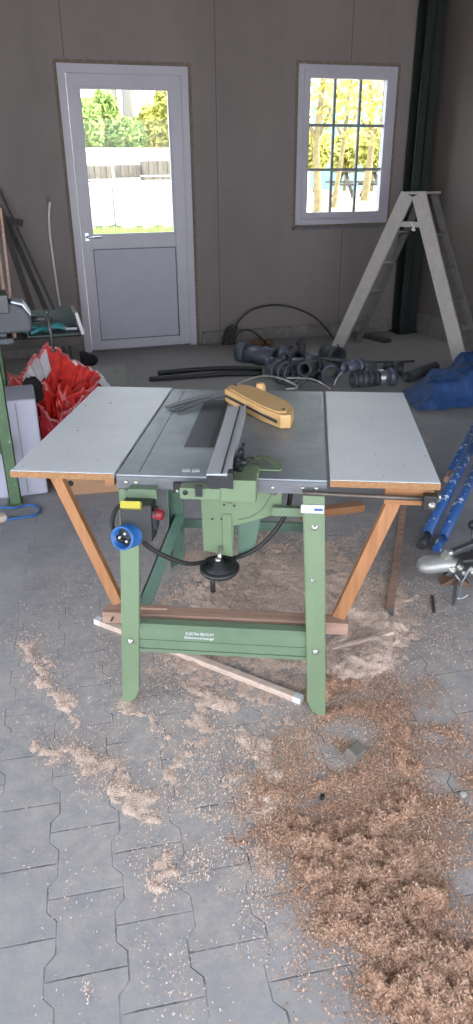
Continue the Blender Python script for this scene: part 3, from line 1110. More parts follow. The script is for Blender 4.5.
# white carton below the bench
cb = MB().bb((-.55, 3.80, .0), (.02, 4.12, .555)).build('carton', 'carton', bevel=.012)
tag(cb, 'white carton standing on the floor under the workbench', 'carton')
MB().bb((-.09, 3.797, .02), (-.085, 3.7999, .54)).build('carton_seam', 'slab', cb)
# brown box behind the left wing
cd = thing('cardboard_box', (.3, 3.9, 0), 'brown box with a round hole standing behind the left wing', 'box', -.11)
cdm = Matrix.Translation((.3, 3.9, 0)) @ Matrix.Rotation(-.11, 4, 'Z')
b = MB()
x0, x1, z1, hxx, hzz, hr = -.21, .22, .20, -.135, .075, .018
ring = [(hxx + hr * cos(2 * pi * i / 16), -.19, hzz + hr * sin(2 * pi * i / 16)) for i in range(16)]
b.bb((x0, -.188, 0), (x1, .12, z1))
b.v = [cdm @ v for v in b.v]
bx = b.build('box_body', 'card', cd, .004)
b = MB().prism(ring, (0, .004, 0))
for i in range(4):
    b.box((-.165 + .008 * (i % 2), -.189, .06 + .022 * i), (.007, .004, .008))
b.v = [cdm @ v for v in b.v]
b.build('round_hole', 'black', cd)

# dark low table with a tool tray
ty = 4.85
tp0, tp1 = wy(-20, 337, ty), wy(82, 337, ty)
tz = .665
dt = thing('side_table', (.1, 5.1, 0), 'dark low table behind the workbench carrying the tool tray', 'table')
MB().bb((-.5, ty, tz - .06), (.38, ty + .5, tz)).build('tabletop', 'darkw', dt, .003)
for x in (-.45, .33):
    for y in (ty + .05, ty + .45):
        MB().bb((x - .025, y - .025, 0), (x + .025, y + .025, tz - .06)).build('leg', 'darkw', dt)
tr = thing('tool_tray', (.2, 5.02, tz), 'dark open tray of tools on the low table', 'tray')
b = MB()
b.bb((.03, 4.9, tz), (.37, 5.2, tz + .012)).bb((.03, 5.192, tz + .012), (.37, 5.2, tz + .13)).bb((.03, 4.908, tz + .012), (.038, 5.192, tz + .05))
b.build('tray_body', 'tray', tr)
MB().box((.378, 5.04, tz + .075), (.02, .3, .15), (0, -.22, 0)).build('tray_end', 'bagw', tr)
for i, (x, y, ln, ang, m, nm, lab) in enumerate([(.16, 4.99, .20, .5, 'tool', 'pliers', 'teal handled pliers at the left in the tool tray'), (.29, 5.0, .20, -.45, 'tool', 'cutter', 'teal handled cutter at the right in the tool tray'), (.10, 5.12, .1, .1, 'silver', 'spanner', 'silver spanner at the back of the tool tray')]):
    d = Vector((cos(ang), sin(ang), 0))
    n = Vector((-d.y, d.x, 0))
    c = Vector((x, y, tz + .03))
    t = thing(nm, (x, y, tz + .012), lab, 'hand tool')
    if nm == 'spanner':
        MB().bar(c - d * ln * .5, c + d * ln * .4, .02, .008).revolve([(.01, -.005), (.024, -.005), (.024, .005), (.01, .005), (.01, -.005)], c + d * ln * .5, (0, 0, 1), 14).revolve([(.01, -.005), (.022, -.005), (.022, .005), (.01, .005), (.01, -.005)], c - d * ln * .5, (0, 0, 1), 14).build('spanner_body', m, t)
    else:
        for s in (-1, 1):
            MB().tube(spline([c, c - d * ln * .35 + n * s * .045 + Vector((0, 0, .02)), c - d * ln * .7 + n * s * .04], 6), .014, 8).build('handle', m, t)
        MB().prism([c + n * .014 + Vector((0, 0, -.006)), c + d * ln * .4 + n * .004 + Vector((0, 0, -.006)), c + d * ln * .4 - n * .004 + Vector((0, 0, -.006)), c - n * .014 + Vector((0, 0, -.006))], (0, 0, .014)).ball(c, .015).build('jaws', 'silver', t)

# ---- red plastic bag (open sack, crumpled) behind the carton
rng = np.random.RandomState(7)


def vnoise(x, y, seed=0, cell=1.0):
    r = np.random.RandomState(seed)
    T = r.rand(128, 128)
    X, Y = np.asarray(x) / cell + 500, np.asarray(y) / cell + 500
    i, j = np.floor(X).astype(int), np.floor(Y).astype(int)
    fx, fy = X - i, Y - j
    fx = fx * fx * (3 - 2 * fx)
    fy = fy * fy * (3 - 2 * fy)
    g_ = lambda a, b: T[a % 128, b % 128]
    return (g_(i, j) * (1 - fx) + g_(i + 1, j) * fx) * (1 - fy) + (g_(i, j + 1) * (1 - fx) + g_(i + 1, j + 1) * fx) * fy


def fbm(x, y, seed, cell, o=4, gain=.55):
    s, a, t = 0, 1, 0
    for k in range(o):
        s = s + a * vnoise(x, y, seed + k, cell / 2 ** k)
        t += a
        a *= gain
    return s / t


BC = Vector((.235, 4.46, 0))
bagE = thing('plastic_bag', BC, 'crumpled red plastic bag standing behind the white carton', 'bag')


# mouth of the sack: an uneven ring, high at the back, pulled low at the front
RIM = [(47, 343, 4.66), (62, 353, 4.68), (76, 361, 4.66), (90, 370, 4.6), (101, 378, 4.5), (93, 386, 4.34), (80, 399, 4.27), (68, 411, 4.22), (55, 421, 4.18),
       (44, 411, 4.16), (33, 402, 4.16), (22, 395, 4.18), (9, 386, 4.24), (12, 378, 4.32), (22, 372, 4.42), (30, 362, 4.5), (38, 352, 4.6)]
rim = [wy(u, v, y) for u, v, y in RIM]
rimc = spline(rim + [rim[0]], 5)[:-1]
NA = len(rimc)
crng = np.random.RandomState(12)
rimc = [p + Vector((crng.normal() * .006, crng.normal() * .006, crng.normal() * .009)) for p in rimc]
cen = sum(rimc, Vector((0, 0, 0))) / NA


def crumple(b, rows, amp, seed):
    r = np.random.RandomState(seed)
    n, m = len(rows), len(rows[0])
    vs = []
    for i, row in enumerate(rows):
        for j, p in enumerate(row):
            k = amp if 0 < i < n - 1 else 0
            q = float(vnoise(np.array(j * .45), np.array(i * 1.1), seed, 1.0)) - .5
            q2 = float(vnoise(np.array(j * 1.0), np.array(i * 2.1), seed + 5, 1.0)) - .5
            dirn = Vector((p.x - cen.x, p.y - cen.y, .4)).normalized()
            vs.append(p + dirn * (k * (q * 2.2 + q2 * 1.4)))
    fs = []
    for i in range(n - 1):
        for j in range(m):
            k = (j + 1) % m
            fs += [(i * m + j, i * m + k, (i + 1) * m + k), (i * m + j, (i + 1) * m + k, (i + 1) * m + j)]
    return b.add(vs, fs)


bot = []
for j, p in enumerate(rimc):
    d = Vector((p.x - cen.x, p.y - cen.y, 0))
    bot.append(Vector((cen.x + d.x * .8, cen.y + d.y * .8 + .06, .004)))
rows = []
for t in [0, .12, .24, .36, .48, .6, .7, .8, .9, 1]:
    rows.append([Vector((bo.x + (p.x - bo.x) * t, bo.y + (p.y - bo.y) * t, bo.z + (p.z - bo.z) * t)) + Vector((p.x - cen.x, p.y - cen.y, 0)) * (.22 * sin(pi * t)) for bo, p in zip(bot, rimc)])
rows.insert(0, [cen * 0 + Vector((cen.x, cen.y + .06, .004))] * NA)
crumple(MB(), rows, .035, 41).build('bag_film', 'bag', bagE)
MB().tube(rimc + [rimc[0]], .008, 6, False).build('bag_rim', 'bagr', bagE)
fill = Vector((cen.x, cen.y, cen.z - .05))
rows = []
for t in [0, .12, .25, .38, .5, .62, .74, .86, .97]:
    rows.append([p.lerp(fill, t) - Vector((0, 0, .10 * sin(min(1, t * 2.2) * pi / 2))) + Vector((0, 0, .05 * t)) for p in rimc])
crumple(MB(), rows, .07, 77).build('crumpled_film', 'baginner', bagE)
# pale lining showing at the back left, clear hem at the right
js = [j for j in range(NA) if j >= NA - 17]
b = MB()
vv = [rimc[j].lerp(fill, .03) - Vector((0, 0, .01)) for j in js] + [rimc[j].lerp(fill, .30) + Vector((.01, -.03, -.075)) for j in js]
b.add(vv, [(i, i + 1, len(js) + i + 1, len(js) + i) for i in range(len(js) - 1)])
b.build('white_lining', 'bagw', bagE)
b = MB()
js = list(range(8, 24))
vv = [rimc[j] + Vector((.002, -.004, .006)) for j in js] + [rimc[j] + Vector((.035 + .02 * crng.rand(), -.02, -.03 - .03 * crng.rand())) for j in js]
b.add(vv, [(i, i + 1, len(js) + i + 1, len(js) + i) for i in range(len(js) - 1)])
b.build('clear_hem', 'bagw', bagE)
GL = wy(33, 391, 4.22)
b = MB()
vv, ff = [], []
for i in range(9):
    for j in range(14):
        a, th = 2 * pi * j / 14, pi * i / 8
        k = 1 + .35 * (rng.rand() - .5)
        vv.append(GL + Vector((.06 * k * sin(th) * cos(a), .035 * k * sin(th) * sin(a), .08 * k * cos(th))))
for i in range(8):
    for j in range(14):
        k = (j + 1) % 14
        ff.append((i * 14 + j, (i + 1) * 14 + j, (i + 1) * 14 + k, i * 14 + k))
b.add(vv, ff, True)
tag(b.build('black_cloth', 'blackcloth'), 'black crumpled cloth lying in the mouth of the red bag', 'cloth')

# grey slab by the door, dark lump beside it
s0, s1 = fl(128, 393), fl(90, 380)
sb_ = MB()
sb_.prism([fl(128, 392), fl(126, 369), fl(60, 374), fl(60, 398)], (0, 0, .05))
tag(sb_.build('concrete_slab', 'slab', bevel=.005), 'flat light grey slab on the floor in front of the door', 'slab')
p = fl(82, 366)
tag(MB().ball(p + Vector((0, 0, .07)), (.10, .08, .075)).ball(p + Vector((.09, 0, .05)), (.07, .06, .055)).build('rag_bundle', 'blackcloth'), 'dark rag bundle on the floor at the foot of the door', 'rag')

# timber leaning into the left corner
specs = [((0, 212), (35, 318), .055, .025, 'darkw', 'dark broad board leaning in the left corner, leftmost'), ((9, 225), (47, 312), .045, .02, 'iron', 'dark thin board leaning in the left corner, middle'), ((2, 195), (58, 318), .022, .022, 'iron', 'slim batten leaning in the left corner, rightmost')]
for (t0, t1, w, hgt, m, lab) in specs:
    A_ = wy(t0[0], t0[1], WY - .06)
    B_ = wy(t1[0], t1[1], WY - .55)
    k = B_ + (B_ - A_) * ((B_.z - .02) / (A_.z - B_.z))
    A2 = A_ + (A_ - B_) * .05
    A2.y = min(A2.y, WY - .035)
    tag(MB().bar(A2, k, w, hgt, (1, 0, 0)).build('leaning_board', m), lab, 'board', 'boards leaning in the left corner')
for i, (u0, u1) in enumerate((((2, 222), (10, 292)), ((-3, 240), (4, 292)))):
    A_ = wy(u0[0], u0[1], 5.15)
    B_ = wy(u1[0], u1[1], 5.0)
    k = B_ + (B_ - A_) * ((B_.z - .672) / (A_.z - B_.z))
    A2 = A_ + (A_ - B_) * .2
    tag(MB().bar(A2, k, .016, .012, (1, 0, 0)).build('pale_batten', 'brown'), ('pale batten standing up behind the vise' if i == 0 else 'pale batten behind the vise at the picture edge'), 'batten')
# white conduit on the wall
cp = [wy(u, v, WY - .02) for u, v in ((50, 202), (49, 215), (50, 235), (53, 258), (56, 280), (60, 306))]
cdt = thing('conduit', (cp[-1].x, WY - .02, .4), 'white flexible conduit hanging down the wall left of the door', 'conduit')
MB().tube(spline(cp, 6), .011, 8).build('conduit_tube', 'bagw', cdt)
MB().box(cp[0] + Vector((-.015, .008, .015)), (.03, .02, .06)).build('conduit_clip', 'seal', cdt)
p = wy(16, 222, WY - .05)
tag(MB().bar(p + Vector((-.12, .0, .03)), p + Vector((.06, 0, -.015)), .04, .06).build('wall_bracket', 'darkw'), 'dark bracket on the wall above the leaning boards', 'bracket')

# blue cable with pale connector on the paving
pts = [fl(u, v, .008) for u, v in ((-14, 505), (0, 507), (14, 508), (28, 505), (38, 507), (37, 514), (25, 517), (12, 519), (4, 520))]
bc = thing('blue_cable', pts[4].xy.to_3d(), 'blue cable looped on the paving by the bench leg', 'cable')
MB().tube(spline(pts, 8), .007, 8).build('cable', 'blue', bc)
MB().box(fl(0, 518, .018), (.06, .05, .036), (0, 0, .4)).build('connector', 'pinkw', bc, .006)

# ------------------------------------------------------------------ right side: ladder
NL, NR = fl(336.5, 349.5), fl(462, 369)
dl = (NR - NL).normalized()
nl = Vector((-dl.y, dl.x, 0))
if nl.x < 0:
    nl = -nl
ZA = 1.47
mid = (NL + NR) / 2
LW_T, LW_B = .30, .42
lad = thing('step_ladder', mid, 'paint spattered aluminium step ladder standing open under the window', 'ladder')
tA = mid - dl * .055 + nl * .06 + Vector((0, 0, ZA))
tB = mid + dl * .055 + nl * .06 + Vector((0, 0, ZA))
for foot, tp, nm in ((NL, tA, 'l'), (NR, tB, 'r')):
    for off0, off1 in ((0, 0), (LW_B, LW_T)):
        f0 = foot + nl * off0
        p1 = tp + nl * off1
        MB().bar(f0 + Vector((0, 0, .004)), p1, .13 if off0 == 0 else .06, .03, dl).build('ladder_rail', 'lad' if off0 == 0 else 'ladd', lad, .003)  # far rails take a darker tone, their shade painted into the colour
    for i in range(1, 5):
        t = i / 5.2
        A_ = foot.lerp(tp, t) + nl * .012
        B_ = (foot + nl * LW_B).lerp(tp + nl * LW_T, t) - nl * .012
        MB().bar(A_, B_, .10 if nm == 'l' else .035, .022, dl).build('ladder_step', 'ladd', lad, .002)
MB().box(mid + nl * (.06 + LW_T / 2) + Vector((0, 0, ZA + .01)), (.23, LW_T + .05, .02), (0, 0, math.atan2(dl.y, dl.x))).build('ladder_top', 'lad', lad, .004)
q0, q1 = NL.lerp(tA, .83) - nl * .0, NR.lerp(tB, .83) - nl * .0
MB().bar(q0, q1, .045, .012, (0, 0, 1)).build('spreader_bar', 'lad', lad)
qm = q0.lerp(q1, .55)
MB().tube(spline([qm + Vector((-.02, -.02, .015)), qm + Vector((.0, -.03, -.02)), qm + Vector((.02, -.03, -.05)), qm + Vector((-.01, -.03, -.04)), qm + Vector((.03, -.03, -.01))], 5), .006, 6).build('tie_rope', 'rope', lad)
# dark offcut near the column
tag(MB().bar(fl(362, 335, .02), fl(388, 341, .02), .10, .04).build('dark_offcut', 'iron'), 'dark metal offcut on the floor between the ladder feet', 'offcut')

# ------------------------------------------------------------------ pipe fittings
PG = 'grey pipe fittings heaped on the floor'


def ptz(u, v, z):
    return fl(u, v, z)


def fitting(name, parts, label, rings=(), cat='pipe', mat='grey', group=PG):
    """parts: pipes as (a, b, r); rings: thicker sockets as (c, axis, r, w)"""
    cc = parts[0][0]
    t = thing(name, (cc.x, cc.y, 0), label, cat, 0, group)
    b = MB()
    for a_, b2, r in parts:
        b.pipe(a_, b2, r, .007, 20)
    b.build('pipe_body', mat, t)
    for a_, b2, r in rings:
        rb_ = MB()
        rb_.pipe(a_, b2, r, .012, 20)
        rb_.build('socket', mat, t)
    return t


R1 = .088
a, b_ = fl(241, 352, .075), fl(268, 357, .075)
ax = (b_ - a).normalized()
fitting('socket_pipe', [(a, b_ + ax * .10, R1)], 'large grey socket pipe at the left end of the pipe heap', [(a - ax * .01, a + ax * .09, R1 + .012)])
a, b_ = fl(266, 367, .07), fl(312, 366, .07)
ax = (b_ - a).normalized()
fitting('branch_pipe', [(a, b_, .076), (a.lerp(b_, .35) + Vector((0, 0, .03)), a.lerp(b_, .35) + Vector((.05, .08, .15)), .05)], 'grey branch pipe with its open mouth facing left behind the blade guard', [(a - ax * .005, a + ax * .07, .088), (b_ - ax * .07, b_, .088)])
a, b_ = fl(318, 362, .06), fl(300, 354, .06)
fitting('pipe_piece', [(a, b_, .05)], 'short grey pipe in the middle back of the heap')
a = fl(303, 356, 0)
fitting('pipe_stub', [(a + Vector((0, 0, .0)), a + Vector((-.03, 0, .15)), .036)], 'small upright pipe stub in the middle of the heap', [(a + Vector((-.025, 0, .12)), a + Vector((-.032, 0, .16)), .046)], mat='greyd')
a = fl(331, 374, .07)
dv = Vector((-.35, -1, .05)).normalized()
fitting('elbow_pipe', [(a, a - dv * .2, .068)], 'grey elbow pipe with round mouth facing the saw', [(a + dv * .01, a - dv * .06, .081)])
a, b_ = fl(338, 357, .10), fl(326, 352, .10)
fitting('collar_pipe', [(a, b_, .08)], 'grey collar pipe lying behind the elbow pipe', [(a, a.lerp(b_, .3), .092)], mat='greyd')
a, b_ = fl(352, 380, .065), fl(378, 378, .065)
ax = (b_ - a).normalized()
sl_ = thing('sleeve_pipe', a.xy.to_3d(), 'ribbed dark grey sleeve pipe with silver end at the right of the heap', 'pipe', 0, PG)
b = MB().pipe(a, b_, .066, .008)
for i in range(5):
    c = a.lerp(b_, .1 + .2 * i)
    b.pipe(c - ax * .012, c + ax * .012, .069, .006)
b.build('pipe_body', 'greyd', sl_)
MB().pipe(b_, b_ + ax * .09, .07, .006).build('silver_collar', 'silver', sl_)
MB().pipe(b_ + ax * .09, b_ + ax * .15, .077, .01).build('socket', 'grey', sl_)
a, b_ = fl(372, 366, .055), fl(362, 371, .055)
fitting('collar_ring', [(a, b_, .05)], 'small silver collar lying behind the sleeve pipe', mat='silver')
a, b_ = fl(407, 377, .045), fl(435, 367, .05)
fitting('straight_pipe', [(a, b_, .048)], 'straight dark pipe pointing right beside the blue net', mat='greyd')
a = fl(399, 369, .06)
dv = Vector((.4, -.9, 0)).normalized()
fitting('round_socket', [(a, a - dv * .14, .055)], 'dark round socket between sleeve pipe and straight pipe', [(a + dv * .005, a - dv * .04, .065)], mat='greyd')
a, b_ = fl(285, 358, .17), fl(296, 351, .06)
fitting('reducer_pipe', [(a, b_, .042)], 'dark reducer pipe resting on top of the branch pipe', [(a, a.lerp(b_, .25), .052)], mat='greyd')
a, b_ = fl(276, 353, .05), fl(292, 350, .05)
fitting('bend_pipe', [(a, b_, .045)], 'dark pipe bend at the back left of the heap', mat='greyd')

a, b_ = fl(304, 369, .20), fl(318, 365, .08)
fitting('tee_pipe', [(a, b_, .05), (a.lerp(b_, .6), a.lerp(b_, .6) + Vector((-.02, -.12, .03)), .042)], 'dark tee pipe lying between branch pipe and elbow pipe', [(a, a.lerp(b_, .3), .06)], mat='greyd')
a, b_ = fl(345, 368, .16), fl(361, 365, .15)
fitting('short_pipe', [(a, b_, .05)], 'short grey pipe lying on top between elbow and sleeve pipe', [(b_, b_.lerp(a, .3), .06)])
a, b_ = fl(318, 377, .05), fl(310, 372, .05)
fitting('end_cap', [(a, b_, .05)], 'small dark open cap at the near middle of the heap', mat='greyd')
# hoses
HG = 'dark hoses around the pipe heap'


def hose(name, pts, r, label, mat='rubber', cat='hose', n=6):
    return tag(MB().tube(spline(pts, n), r, 8).build(name, mat), label, cat)


hose('black_pipe', [fl(158, 373, .022), fl(190, 370, .022), fl(230, 368, .022), fl(262, 369, .022)], .022, 'long black pipe on the floor left of the heap, the farther one')
hose('black_pipe', [fl(149, 379, .02), fl(180, 377, .02), fl(225, 374, .02), fl(262, 374, .02)], .02, 'long black pipe on the floor left of the heap, the nearer one')
# coil of corrugated hose
cc = fl(284, 384, .0)
pts = []
for i in range(40):
    a = 2 * pi * i / 13
    pts.append(cc + Vector((.085 * cos(a) + .003 * i - .05, .05 - .005 * i, .102 + .085 * sin(a))))
hose('hose_coil', pts, .016, 'coil of grey corrugated hose just behind the yellow guard', 'hose', n=3)
hose('thin_hose', [fl(238, 384, .01), fl(252, 378, .02), fl(268, 376, .09), fl(285, 380, .16), fl(298, 387, .05), fl(286, 389, .008)], .007, 'thin pale hose arching over the hose coil', 'trunk2')
hose('thin_hose', [fl(286, 378, .1), fl(300, 378, .09), fl(312, 379, .06), fl(323, 384, .008), fl(330, 389, .008)], .006, 'thin pale hose running right from the coil', 'trunk2')
hose('wire_hoop', [fl(334, 385, .008), fl(337, 378, .06), fl(342, 372, .12), fl(347, 366, .09), fl(349, 369, .01)], .005, 'thin wire hoop standing beside the elbow pipe', 'trunk2')
hose('thin_rod', [fl(318, 358, .19), fl(350, 361, .17), fl(385, 362, .13), fl(414, 361, .016)], .011, 'long dark rod lying across the top of the pipe heap', 'greyd', 'rod')
# cable bundle at the wall with a big arc
yb = WY - .1
pts = [wy(229, 345, yb) + Vector((0, 0, .0)), wy(231, 336, yb), wy(238, 322, yb - .02), wy(252, 310, yb - .05), wy(275, 305, yb - .1), wy(298, 309, yb - .15), wy(318, 320, yb - .22), wy(333, 338, yb - .5), fl(342, 352, .012)]
pts[0].z = max(pts[0].z, .012)
hose('arching_cable', pts, .011, 'black cable arching from the wall over to the ladder foot', cat='cable')
pts = [wy(233, 344, yb - .02), wy(240, 332, yb - .04), wy(252, 331, yb - .1), wy(265, 342, yb - .25), fl(275, 352, .012)]
pts[0].z = max(pts[0].z, .01)
hose('low_cable', pts, .008, 'thin black cable in a low bow by the wall', cat='cable')
for i in range(5):
    u = 223 + i * 2.6
    x = wy(u, 344, yb - .03).x
    tag(MB().tube(spline([(x, yb - .03 - .02 * (i % 2), .003), (x + .015, yb - .02, .09), (x + .05, yb - .01, .17 + .02 * (i % 3))], 4), .011, 6).build('cable_end', 'rubber'),
        ('leftmost', 'second from left', 'middle', 'second from right', 'rightmost')[i] + ' of five black cable ends rising at the back wall', 'cable', 'cable ends at the wall')
p = fl(258, 343, .03)
tag(MB().ball(p, (.09, .06, .05)).ball(p + Vector((.12, .02, -.01)), (.06, .05, .035)).build('rag_heap', 'rust'), 'dark rusty clump behind the large socket pipe', 'clump')

# ------------------------------------------------------------------ blue net
NX, NY = 60, 44
A_, B_, C_, D_ = fl(400, 394), fl(418, 414), fl(520, 405), fl(490, 366)
vv, ff = [], []
for i in range(NX):
    for j in range(NY):
        s, t = i / (NX - 1), j / (NY - 1)
        p = A_.lerp(B_, t).lerp(D_.lerp(C_, t), s)
        e = min(s, 1 - s, t, 1 - t)
        env = min(1, e * 5)
        rid = abs(float(fbm(np.array(p.x * 1.0), np.array(p.y), 5, .22, 3)) - .5) * 2
        hgt = .02 + env * (.07 + .13 * math.exp(-((s - .58) / .22) ** 2) * (1 - .5 * t) + .09 * (1 - rid * 2))
        wv = .05 * (float(vnoise(np.array(s * 9.0), np.array(t * 9.0), 8, 1)) - .5) * (1 - env)
        vv.append(p + Vector((wv, wv, max(.006, hgt))))
for i in range(NX - 1):
    for j in range(NY - 1):
        ff.append((i * NY + j, (i + 1) * NY + j, (i + 1) * NY + j + 1, i * NY + j + 1))
b = MB().add(vv, ff, True)
rimi = [i * NY for i in range(NX)] + [(NX - 1) * NY + j for j in range(1, NY)] + [i * NY + NY - 1 for i in range(NX - 2, -1, -1)] + [j for j in range(NY - 2, 0, -1)]
tag(b.build('blue_net', 'tarp'), 'crumpled blue net heaped on the floor right of the saw', 'net')

# ------------------------------------------------------------------ blue poles
def pole(a, b2, r, label, tip):
    d = (b2 - a).normalized()
    t = thing('steel_pole', a.xy.to_3d(), label, 'pole', 0, 'blue painted poles on the floor')
    MB().pipe(a + d * .10, b2, r, .004, 14).build('painted_tube', 'bluepole', t)
    MB().tube([a, a + d * .101], r * .82, 12).build('bare_tip', tip, t)


pole(fl(421, 546, .022), fl(478, 433, .20), .027, 'blue pole with dark bare tip, nearest to the saw', 'iron')
pole(fl(437, 549, .022), fl(484, 452, .16), .026, 'blue pole splashed with white, ending behind the coupling', 'bluepole')
pole(fl(447, 480, .022), fl(476, 424, .12), .024, 'short visible blue pole with brown tip, farthest back', 'brown')

# ------------------------------------------------------------------ trailer coupling on a small stand
CZ = .16
cpt = fl(432, 566, CZ)


def cq(u, v, z):
    return fl(u, v, z)


n0 = cq(417, 566, CZ)
n1 = cq(474, 566, CZ)
cx_ = (n1 - n0).normalized()
cy_ = Vector((-cx_.y, cx_.x, 0))
tc = thing('trailer_coupling', cpt.xy.to_3d(), 'cast steel trailer coupling with lever beside the blue poles', 'coupling')


def C3(x, y, z):
    return n0 + cx_ * x + cy_ * y + Vector((0, 0, z))


b = MB()
prof = [(.0, .012, .012), (.008, .032, .026), (.03, .045, .036), (.06, .048, .040), (.09, .044, .040), (.125, .036, .034), (.16, .030, .030), (.21, .030, .030)]
vv, ff = [], []
for x, wv, hv in prof:
    for j in range(16):
        a = 2 * pi * j / 16
        zz = sin(a) * hv
        if zz < 0:
            zz *= .75
        vv.append(C3(x, cos(a) * wv, zz + .35 * (x if x < .09 else .09) * .2))
for i in range(len(prof) - 1):
    for j in range(16):
        k = (j + 1) % 16
        ff.append((i * 16 + j, i * 16 + k, (i + 1) * 16 + k, (i + 1) * 16 + j))
b.add(vv, ff, True)
b.add(vv[:16], [list(range(16))])
b.build('coupling_head', 'cast', tc)
b = MB()
b.prism([C3(x, -.036, z) for x, z in [(.105, -.03), (.17, .045), (.30, .06), (.45, .05), (.45, -.055), (.17, -.04)]], cy_ * .072)
hb = b.build('coupling_body', 'iron', tc, .006)
b = MB()
for x, z, r in ((.135, .0, .012), (.165, .012, .010), (.215, -.006, .014), (.26, .018, .011), (.185, -.014, .008)):
    b.revolve([(.0005, .012), (r * .8, .010), (r, 0), (r * 1.4, 0), (r * 1.4, -.004)], C3(x, -.038, z), -cy_, 10)
b.build('coupling_bolts', 'bolt', hb)
b = MB()
b.bar(C3(.12, .0, .055), C3(.36, .03, .155), .03, .022).bar(C3(.36, .03, .155), C3(.46, .035, .19), .03, .022)
lv = b.build('lever', 'iron', tc, .004)
MB().box(C3(.115, 0, .045), (.035, .03, .05), (.3, .4, .2)).ball(C3(.125, -.012, .068), .014).build('lever_pivot', 'bolt', lv)
MB().ball(C3(.225, .06, .16), .021).build('lever_knob', 'black', lv)
MB().tube([C3(.225, .06, .145), C3(.23, .04, .04)], .007, 8).build('knob_stem', 'iron', lv)
MB().tube(spline([C3(.16, -.02, .052), C3(.18, -.05, .03), C3(.215, -.062, .045), C3(.25, -.05, .058), C3(.30, -.04, .05)], 6), .006, 8).build('brake_cable', 'rubber', tc)
# stand under the body
b = MB()
pz = C3(.16, 0, 0)
b.prism([C3(.10, -.03, -.075), C3(.16, -.03, -.03), C3(.22, -.03, -.075)], cy_ * .06)
b.build('wedge', 'rust', tc)
g0 = fl(437, 616, .0)
b = MB()
ft = C3(.155, -.045, -.04)
b.bar(Vector((ft.x, ft.y, .0)), ft, .012, .007)
b.build('stand_leg', 'iron', tc)
MB().bar(Vector((C3(.35, 0, 0).x, C3(.35, 0, 0).y, 0)), C3(.35, 0, -.05), .05, .05).build('stand_leg', 'iron', tc)
b = MB()
b.tube(spline([C3(.205, -.05, .03), C3(.185, -.055, -.02), C3(.175, -.056, -.05), C3(.172, -.056, -.115)], 6), .004, 6)
b.tube([C3(.145, -.052, -.01), C3(.175, -.056, -.05)], .004, 6)
b.tube(spline([C3(.172, -.056, -.115), C3(.165, -.058, -.122), C3(.19, -.06, -.115), C3(.205, -.06, -.10)], 5), .004, 6)
b.build('safety_hook', 'silver', tc)
tag(MB().bar(fl(432, 596, .006), fl(434, 612, .006), .012, .01).build('iron_stub', 'iron'), 'short dark iron pin on the paving below the coupling', 'pin')

# ------------------------------------------------------------------ sawdust
rs = np.random.RandomState(3)


def px_scale(u, v):
    a, b2 = fl(u - .5, v), fl(u + .5, v)
    return (b2 - a).length


def strokes_field(X, Y, strokes):
    Hh = np.zeros_like(X)
    for pts, amp in strokes:
        segs = [(fl(p[0], p[1]), p[2] * px_scale(p[0], p[1])) for p in pts]
        best = np.zeros_like(X)
        if len(segs) == 1:
            segs = segs * 2
        for (p, r0), (q, r1) in zip(segs[:-1], segs[1:]):
            dx, dy = q.x - p.x, q.y - p.y
            L2 = dx * dx + dy * dy + 1e-9
            t = np.clip(((X - p.x) * dx + (Y - p.y) * dy) / L2, 0, 1)
            d2 = (X - p.x - t * dx) ** 2 + (Y - p.y - t * dy) ** 2
            r = r0 + (r1 - r0) * t
            best = np.maximum(best, np.exp(-d2 / (r * r)))
        Hh = np.maximum(Hh, best * amp)
    return Hh


